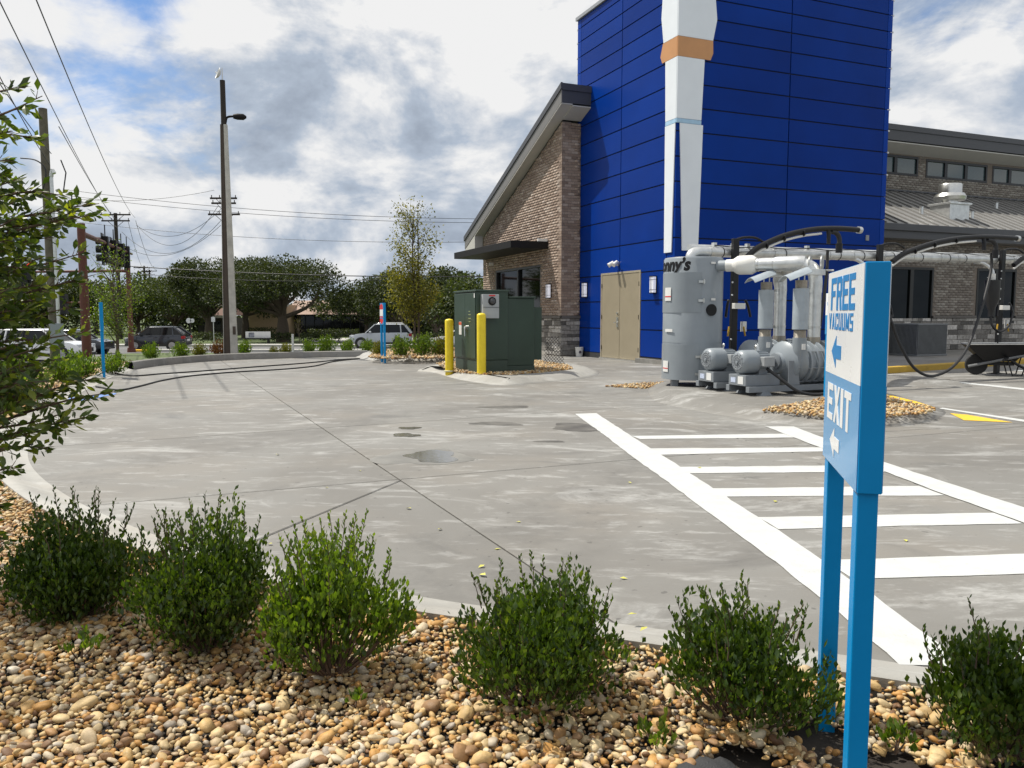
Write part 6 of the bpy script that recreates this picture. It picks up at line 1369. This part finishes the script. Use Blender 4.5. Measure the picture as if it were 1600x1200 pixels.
def mast(px, Y, ztop, r0, end, label, heads):
    p = at(px, Y, -1.3); rt = empty('signal_mast', p, 0, label, 'traffic signal', 'rust red traffic signal masts'); h = ztop+1.3
    MB().cyl((0, 0, 0), (0, 0, h), r0, r0*.8, 14).cyl((0, 0, 0), (0, 0, .3), r0*1.6, r0*1.4, 14).build('pole', M_rust, rt, smooth=40)
    e = Vector(end)-p; s = Vector((0, 0, h-.35)); MB().cyl(s, e, r0*.62, r0*.3, 12).build('arm', M_rust, rt, smooth=40)
    d = (e-s).normalized(); fr = d.cross(Vector((0, 0, 1))).normalized()
    for t, sg in heads:
        q = s.lerp(e, t); hd = MB()
        Mx = Matrix.Rotation(math.atan2(d.y, d.x), 3, 'Z')
        hd.box(q+Vector((0, 0, -.25)), (.36, .24, 1.05), Mx)
        hd = hd.build('signal_head', M_bronze, rt)
        MB().box(q+fr*sg*.10+Vector((0, 0, -.25)), (.62, .03, 1.3), Mx).build('back_board', M_black, hd)
        for k in range(3):
            c = q+fr*sg*.13+Vector((0, 0, .10-.35*k)); MB().cyl(c, c+fr*sg*.22, .15, n=12).build('visor', M_black, hd)
        MB().tube([q+Vector((0, 0, -.9)), q+Vector((0, 0, .75))], .022, 6).build('hanger', M_bronze, hd)
    return rt
m1 = mast(133, 28, 4.35, .165, D(206, 397, 41), 'near rust red signal mast whose arm reaches away over the road', [(.38, -1), (.55, -1), (.72, -1), (.86, -1)])
m2 = mast(203, 52, 4.35, .17, D(-60, 426, 50), 'farther rust red signal mast whose arm reaches left across the picture', [(.62, -1), (.82, -1)])
MB().bb(-1.0, -.62, -.1, .1, 2.5, 3.2).build('walk_signal', M_black, m1); MB().tube([(-.7, 0, 2.9), (0, 0, 2.9)], .03).build('signal_bracket', M_rust, m1)
lp = D(46, 412, 46.5); rl = MB().cyl(lp, lp+Vector((0, -.1, 0)), .16, n=16); rlm = mat('red_lamp', (.6, .02, .02)); rlm.node_tree.nodes['Principled BSDF'].inputs['Emission Color'].default_value = (1, .03, .02, 1); rlm.node_tree.nodes['Principled BSDF'].inputs['Emission Strength'].default_value = 2.0
sg_ = empty('hanging_signal', lp, 0, 'traffic signal glowing red, seen through the near leaves', 'traffic signal')
MB().bb(-.2, .2, .0, .25, -.9, .25).build('signal_head', M_black, sg_); MB().cyl((0, 0, 0), (0, -.06, 0), .15, n=16).build('red_lamp', rlm, sg_); MB().tube([(0, .1, .2), (0, .1, .9)], .03).build('hanger', M_rust, sg_)
def wire(p, sag, r_, label, n=16):
    a, b = Vector(p[0]), Vector(p[1]); pts = [a.lerp(b, t)-Vector((0, 0, sag*4*t*(1-t))) for t in np.linspace(0, 1, n)]
    return hose('overhead_wire', pts, r_, label, 'overhead wires', 'wire', M_black)
wire((D(-70, -140, 13), D(178, 341, 80)), .5, .014, 'overhead wire from the upper left down past the cut pole to the crossarm')
wire((D(20, -90, 14), D(211, 340, 80)), .7, .014, 'overhead wire farthest right, slanting from the top edge to the crossarm')
wire((D(-50, 20, 16), D(78, 258, 25.4)), .15, .012, 'overhead wire slanting in from the left edge to the cut pole')
wire((D(-60, 40, 15), D(80, 240, 25.4)), .1, .012, 'lower overhead wire slanting in through the near leaves')
wire((D(92, 198, 25.6), D(183, 345, 79.8)), .3, .014, 'overhead wire from the cut pole toward the dark crossarm pole')
wire((D(100, 296, 64), D(745, 342, 62)), .5, .018, 'upper overhead wire crossing behind the concrete pole')
wire((D(100, 305, 66), D(745, 348, 64)), .5, .018, 'second overhead wire crossing behind the concrete pole')
wire((D(100, 309, 66), D(335, 297, 66)), .5, .016, 'short overhead wire ending left of the concrete pole')
wire((D(100, 344, 70), D(745, 378, 60)), .6, .016, 'thin overhead wire crossing at crossarm height')
wire((D(150, 412, 58), D(760, 432, 54)), .3, .032, 'thick dark cable crossing above the far trees')
wire((D(150, 421, 60), D(600, 437, 58)), .4, .018, 'thin cable just below the thick dark one')
for i, (a, b, s, lab) in enumerate([((213, 350), (340, 323), 2.6, 'first'), ((213, 352), (345, 327), 1.6, 'second'), ((190, 362), (345, 345), 2.4, 'third'), ((180, 375), (345, 352), 2.0, 'fourth')]):
    wire((D(*a, 80), D(*b, 66)), s, .018, f'{lab} drooping wire, counted downwards, between crossarm pole and concrete pole')
wire((D(200, 345, 80), D(226, 422, 130)), 1.0, .02, 'wire from the crossarm pole back to the distant poles'); wire((D(212, 345, 80), D(245, 422, 130)), 1.2, .02, 'right hand wire from the crossarm pole to the distant poles')

# ------------------------------------------------------------------ cars
def car(loc, rz, label, paint, L=4.2, Wd=1.8, H=1.65, hood=.98, belt=1.02, wb_=(.2, .8), xs=(.24, .40, .80, .985), wr=.34, clad=True, rails=False):
    """nose towards -x; xs: windscreen foot, roof front, roof rear, tailgate foot as shares of the length"""
    r = empty('parked_car', loc, rz, label, 'car', 'cars on the road'); w = Wd/2; zb = .30
    st_ = [(0, .46, .78, .74), (.03, .36, hood-.22, .88), (.10, zb, hood-.07, .97), (xs[0], zb, hood+.01, 1), (.45, zb, belt, 1), (.75, zb, belt+.02, 1), (.93, .32, belt+.02, .97), (.985, .38, belt-.04, .90), (1, .46, belt-.16, .86)]
    V = []; 
    for q, z0, z1, k in st_:
        x = (q-.5)*L; hw = w*k; V += [(x, -hw*.9, z0), (x, -hw, z0+.13), (x, -hw, z0+(z1-z0)*.62), (x, -hw*.90, z1), (x, hw*.90, z1), (x, hw, z0+(z1-z0)*.62), (x, hw, z0+.13), (x, hw*.9, z0)]
    n = len(st_); Fc = [(i*8+k, i*8+(k+1) % 8, (i+1)*8+(k+1) % 8, (i+1)*8+k) for i in range(n-1) for k in range(8)] + [tuple(range(7, -1, -1)), tuple(range((n-1)*8, n*8))]
    MB().add(V, Fc).build('body', paint, r, smooth=32)
    X = [(q-.5)*L for q in xs]; zr = H-.07; bw_, rw = w*.885, w*.70
    gl = MB().add([(X[0], -bw_, belt-.03), (X[3], -bw_, belt-.03), (X[3], bw_, belt-.03), (X[0], bw_, belt-.03), (X[1], -rw, zr), (X[2], -rw, zr), (X[2], rw, zr), (X[1], rw, zr)], [(0, 3, 2, 1), (4, 5, 6, 7), (0, 1, 5, 4), (1, 2, 6, 5), (2, 3, 7, 6), (3, 0, 4, 7)])
    gl.build('windows', M_dglass, r)
    MB().add([(X[1]-.06, -rw-.02, zr-.02), (X[2]+.10, -rw-.02, zr-.02), (X[2]+.10, rw+.02, zr-.02), (X[1]-.06, rw+.02, zr-.02), (X[1]+.20, -rw+.12, H), (X[2]-.1, -rw+.12, H-.01), (X[2]-.1, rw-.12, H-.01), (X[1]+.2, rw-.12, H)], [(0, 3, 2, 1), (4, 5, 6, 7), (0, 1, 5, 4), (1, 2, 6, 5), (2, 3, 7, 6), (3, 0, 4, 7)]).build('roof', paint, r, smooth=40, bevel=.03)
    for s in (-1, 1):
        MB().tube([(X[0]-.05, s*bw_, belt-.02), (X[1], s*(rw+.01), zr)], .04, 6).build('pillar', paint, r, smooth=True)
        MB().tube([(X[3]+.02, s*bw_, belt-.02), (X[2]+.02, s*(rw+.015), zr)], .085, 6).build('pillar', paint, r, smooth=True)
        q = X[0]+(X[3]-X[0])*.50; MB().tube([(q, s*(bw_+.005), belt-.02), (q, s*(rw+.012), zr)], .03, 6).build('pillar', M_black, r)
        q = X[0]+(X[3]-X[0])*.78; MB().tube([(q, s*(bw_+.003), belt-.02), (q-.06, s*(rw+.012), zr)], .05, 6).build('pillar', paint, r)
        mr_ = MB().lathe([(0, -.10), (.07, -.07), (.085, .03), (.06, .08), (0, .09)], 10, (0, 0, 0), 'x').build('mirror', paint, r, smooth=True, loc=(X[0]+.32, s*(w+.09), belt+.06))
        MB().bb(-L/2+.02, -L/2+.42, s*w*.62-.14, s*w*.62+.14, hood-.30, hood-.14).build('headlight', M_head, r, bevel=.03)
        MB().bb(L/2-.22, L/2+.004, s*w*.78-.15, s*w*.78+.15, belt-.26, belt-.06).build('tail_light', M_tail, r, bevel=.03)
        for q in (.52, .72): MB().bb((q-.5)*L+.0, (q-.5)*L+.14, s*(w+.008)-.008, s*(w+.008)+.008, belt-.17, belt-.135).build('door_handle', paint, r)
        for q in (xs[0]+.02, .505, .74): MB().bb((q-.5)*L-.005, (q-.5)*L+.005, s*(w+.001)-.002, s*(w+.001)+.002, .48, belt-.09).build('door_gap', M_black, r)
        if clad: MB().bb((wb_[0]-.5)*L+.4, (wb_[1]-.5)*L-.4, s*(w+.004)-.012, s*(w+.004)+.012, .28, .44).build('sill', M_clad, r)
        if rails: MB().tube([(X[1]+.2, s*rw, H+.0), (X[1]+.3, s*rw, H+.05), (X[2]-.2, s*rw, H+.05), (X[2]-.1, s*rw, H)], .02, 6).build('roof_rail', M_steel, r)
        for q in wb_:
            x = (q-.5)*L; y = s*(w-.10)
            MB().cyl((x, s*(w-.3), wr), (x, s*(w+.006), wr), wr+.075, n=26).build('wheel_arch', M_clad, r)
            wh = MB().lathe([(wr*.66, -.11), (wr*.93, -.115), (wr, -.08), (wr, .08), (wr*.93, .115), (wr*.66, .11)], 24, (x, y+s*.005, wr), 'y').build('tyre', M_tire, r, smooth=35)
            rm = MB().cyl((x, y+s*.06, wr), (x, y+s*.07, wr), wr*.67, n=20)
            rm.build('wheel_well', M_black, wh)
            sp_ = MB().lathe([(wr*.60, -.02), (wr*.68, -.02), (wr*.68, .02), (wr*.60, .02)], 22, (x, y+s*.10, wr), 'y')
            for k in range(7):
                a = 2*math.pi*k/7; sp_.tube([(x, y+s*.105, wr), (x+wr*.64*math.cos(a), y+s*.105, wr+wr*.64*math.sin(a))], .026, 5)
            sp_.build('rim', M_rim, wh)
    MB().bb(-L/2-.015, -L/2+.12, -w*.5, w*.5, .50, .72).build('grille', M_black, r, bevel=.02)
    MB().bb(L/2-.1, L/2+.02, -w*.8, w*.8, .34, .52).bb(-L/2-.01, -L/2+.15, -w*.75, w*.75, .30, .44).build('bumper', M_clad if clad else paint, r, bevel=.03)
    MB().bb(L/2-.03, L/2+.012, -.26, .26, .62, .76).build('number_plate', M_label, r)
    return r
ROADZ = -1.30
car((*at(246, 55.5)[:2], ROADZ+.0), .06, 'dark grey compact car waiting on the road, seen from the side', M_cd, 4.1, 1.78, 1.66, 1.0, 1.04, (.19, .80), (.20, .40, .80, .985))
car((*at(595, 64 - 5)[:2], ROADZ), .10, 'silver off roader on the road behind the small blue sign', M_cs, 4.55, 1.85, 1.80, 1.08, 1.12, (.19, .79), (.27, .41, .88, .99), .37, True, True)
car((*at(722, 57)[:2], ROADZ), .08, 'white car whose nose shows left of the yellow bollard', M_cw, 4.6, 1.8, 1.48, .92, .95, (.19, .80), (.26, .42, .72, .90), .33, False)
car((*at(66, 42.5)[:2], ROADZ), math.pi-.05, 'white car partly hidden behind leaves at the left edge', M_cw, 4.9, 1.9, 1.72, 1.05, 1.08, (.19, .79), (.26, .42, .86, .985), .37, True)
car((*at(112, 50)[:2], ROADZ), math.pi, 'dark car behind the white car at the left', M_cd, 4.6, 1.8, 1.55, .95, 1.0, (.19, .79), (.26, .42, .76, .93), .34, False)

# ------------------------------------------------------------------ far side of the road
def fbox(name, pxl, pxr, Y0, Y1, z0, z1, m, parent, origin):
    xl, xr = at(pxl, Y0).x, at(pxr, Y0).x; return MB().bb(xl-origin.x, xr-origin.x, Y0-origin.y, Y1-origin.y, z0, z1).build(name, m, parent)
ob = empty('office_building', at(470, 88, 0), 0, 'low beige office building with a long dark window band behind the big oak', 'building'); og = at(470, 88, 0)
fbox('wall', 388, 448, 86, 96, -1.4, 2.2, M_beige, ob, og); fbox('wall', 448, 575, 89, 96, -1.4, 1.15, mat('dark_storefront', (.02, .02, .022), .4), ob, og)
xl, xr = at(446, 88).x-og.x, at(580, 88).x-og.x
MB().add([(xl, -.5, 1.15), (xr, -.5, 1.15), (xr, 9, 1.15), (xl, 9, 1.15), (xl, 4, 2.75), (xr-3, 4, 2.75)], [(0, 3, 2, 1), (0, 1, 5, 4), (1, 2, 5), (2, 3, 4, 5), (3, 0, 4)]).build('roof', M_roof2, ob)
fbox('fascia', 386, 450, 85.8, 86.2, 2.0, 2.45, M_walk, ob, og)
for k in range(9):
    x0 = 450+k*14; fbox('window', x0, x0+12.6, 88.9, 88.99, -.9, 1.0, M_dglass, ob, og)
nb_ = empty('low_house', at(318, 92, 0), 0, 'small dark house with a white fascia under the oak, left of the concrete pole', 'building'); og = at(318, 92, 0)
fbox('wall', 309, 352, 92, 100, -1.4, .75, mat('house_dark', (.05, .045, .04), .8), nb_, og); fbox('fascia', 311, 352, 91.6, 92, .75, 1.05, M_walk, nb_, og)
xl, xr = at(309, 92).x-og.x, at(354, 92).x-og.x; MB().add([(xl, -.3, 1.05), (xr, -.3, 1.05), (xr, 8, 1.05), (xl, 8, 1.05), (xl+1, 4, 2.4), (xr-1, 4, 2.4)], [(0, 3, 2, 1), (0, 1, 5, 4), (1, 2, 5), (2, 3, 4, 5), (3, 0, 4)]).build('roof', mat('red_shingle', (.13, .07, .05), .85), nb_)
for px in (318, 335): fbox('window', px, px+9, 91.9, 91.99, -.7, .4, M_dglass, nb_, og)
bn = empty('bus_bench', at(401, 63.6, -1.16), 0, 'white backed bus bench with a faded picture on the far grass', 'bench')
MB().bb(-1.0, 1.0, .18, .23, .45, .95).build('backrest', M_label, bn); MB().bb(-.75, -.3, .172, .178, .5, .88).build('poster', mat('poster_grey', (.25, .26, .30), .6, var=.8, scale=3), bn)
MB().bb(-1.05, 1.05, -.3, .18, .38, .44).build('seat', M_black, bn)
for x in (-.9, .9): MB().bb(x-.05, x+.05, -.25, .2, 0, .38).build('leg', M_black, bn)
def hedge(pxl, pxr, Y, h, label, seed, m=M_oak):
    r = np.random.default_rng(seed); xl, xr = at(pxl, Y).x, at(pxr, Y).x; rt = empty('hedge', ((xl+xr)/2, Y, -1.3), 0, label, 'hedge', 'clipped hedges beyond the road'); n = int(260*(xr-xl)); hw = (xr-xl)/2
    Pq = np.stack([r.uniform(-hw, hw, n), r.uniform(-.5, .5, n), h*np.sqrt(r.uniform(.02, 1, n))*r.uniform(.9, 1.05, n)], 1); Lf = r.uniform(.10, .2, n); V, Fc, tn = leaves(Pq, r.normal(size=(n, 3)), Lf, Lf*.7, r.uniform(0, 1, n)); np_mesh('foliage', V, Fc, m, tn, rt, kind='stuff')
hedge(405, 458, 70, .85, 'clipped hedge behind the bus bench', 301); hedge(470, 532, 69, .80, 'clipped hedge left of the silver car', 302); hedge(296, 345, 69, .9, 'clipped hedge between the dark car and concrete pole', 303); hedge(388, 432, 83, 1.1, 'hedge against the beige wall', 304); hedge(480, 560, 84, .9, 'low hedge beneath the dark office windows', 305); hedge(650, 720, 68, .9, 'dark hedge behind the young tree trunk', 306)
fr_ = MB()
xl, xr = at(500, 78).x, at(760, 78).x
pv = MB().bb(xl, xr, 72, 82, -1.32, -1.27).build('car_park', M_walk); tag(pv, kind='structure')
sg2 = empty('street_sign', at(333, 66, -1.3), 0, 'thin grey sign post between the dark car and concrete pole', 'sign'); MB().cyl((0, 0, 0), (0, 0, 2.3), .04, n=8).build('post', M_galv, sg2); MB().bb(-.16, .16, -.05, -.03, 1.85, 2.25).build('panel', M_galv, sg2)
sg3 = empty('street_sign', at(297, 66, -1.3), 0, 'round grey backed sign on a post right of the dark car', 'sign'); MB().cyl((0, 0, 0), (0, 0, 2.0), .05, n=8).build('post', M_woodd, sg3); MB().cyl((-.12, -.06, 1.95), (-.12, -.04, 1.95), .22, n=14).cyl((.18, -.06, 1.95), (.18, -.04, 1.95), .18, n=14).build('panel', M_galv, sg3)
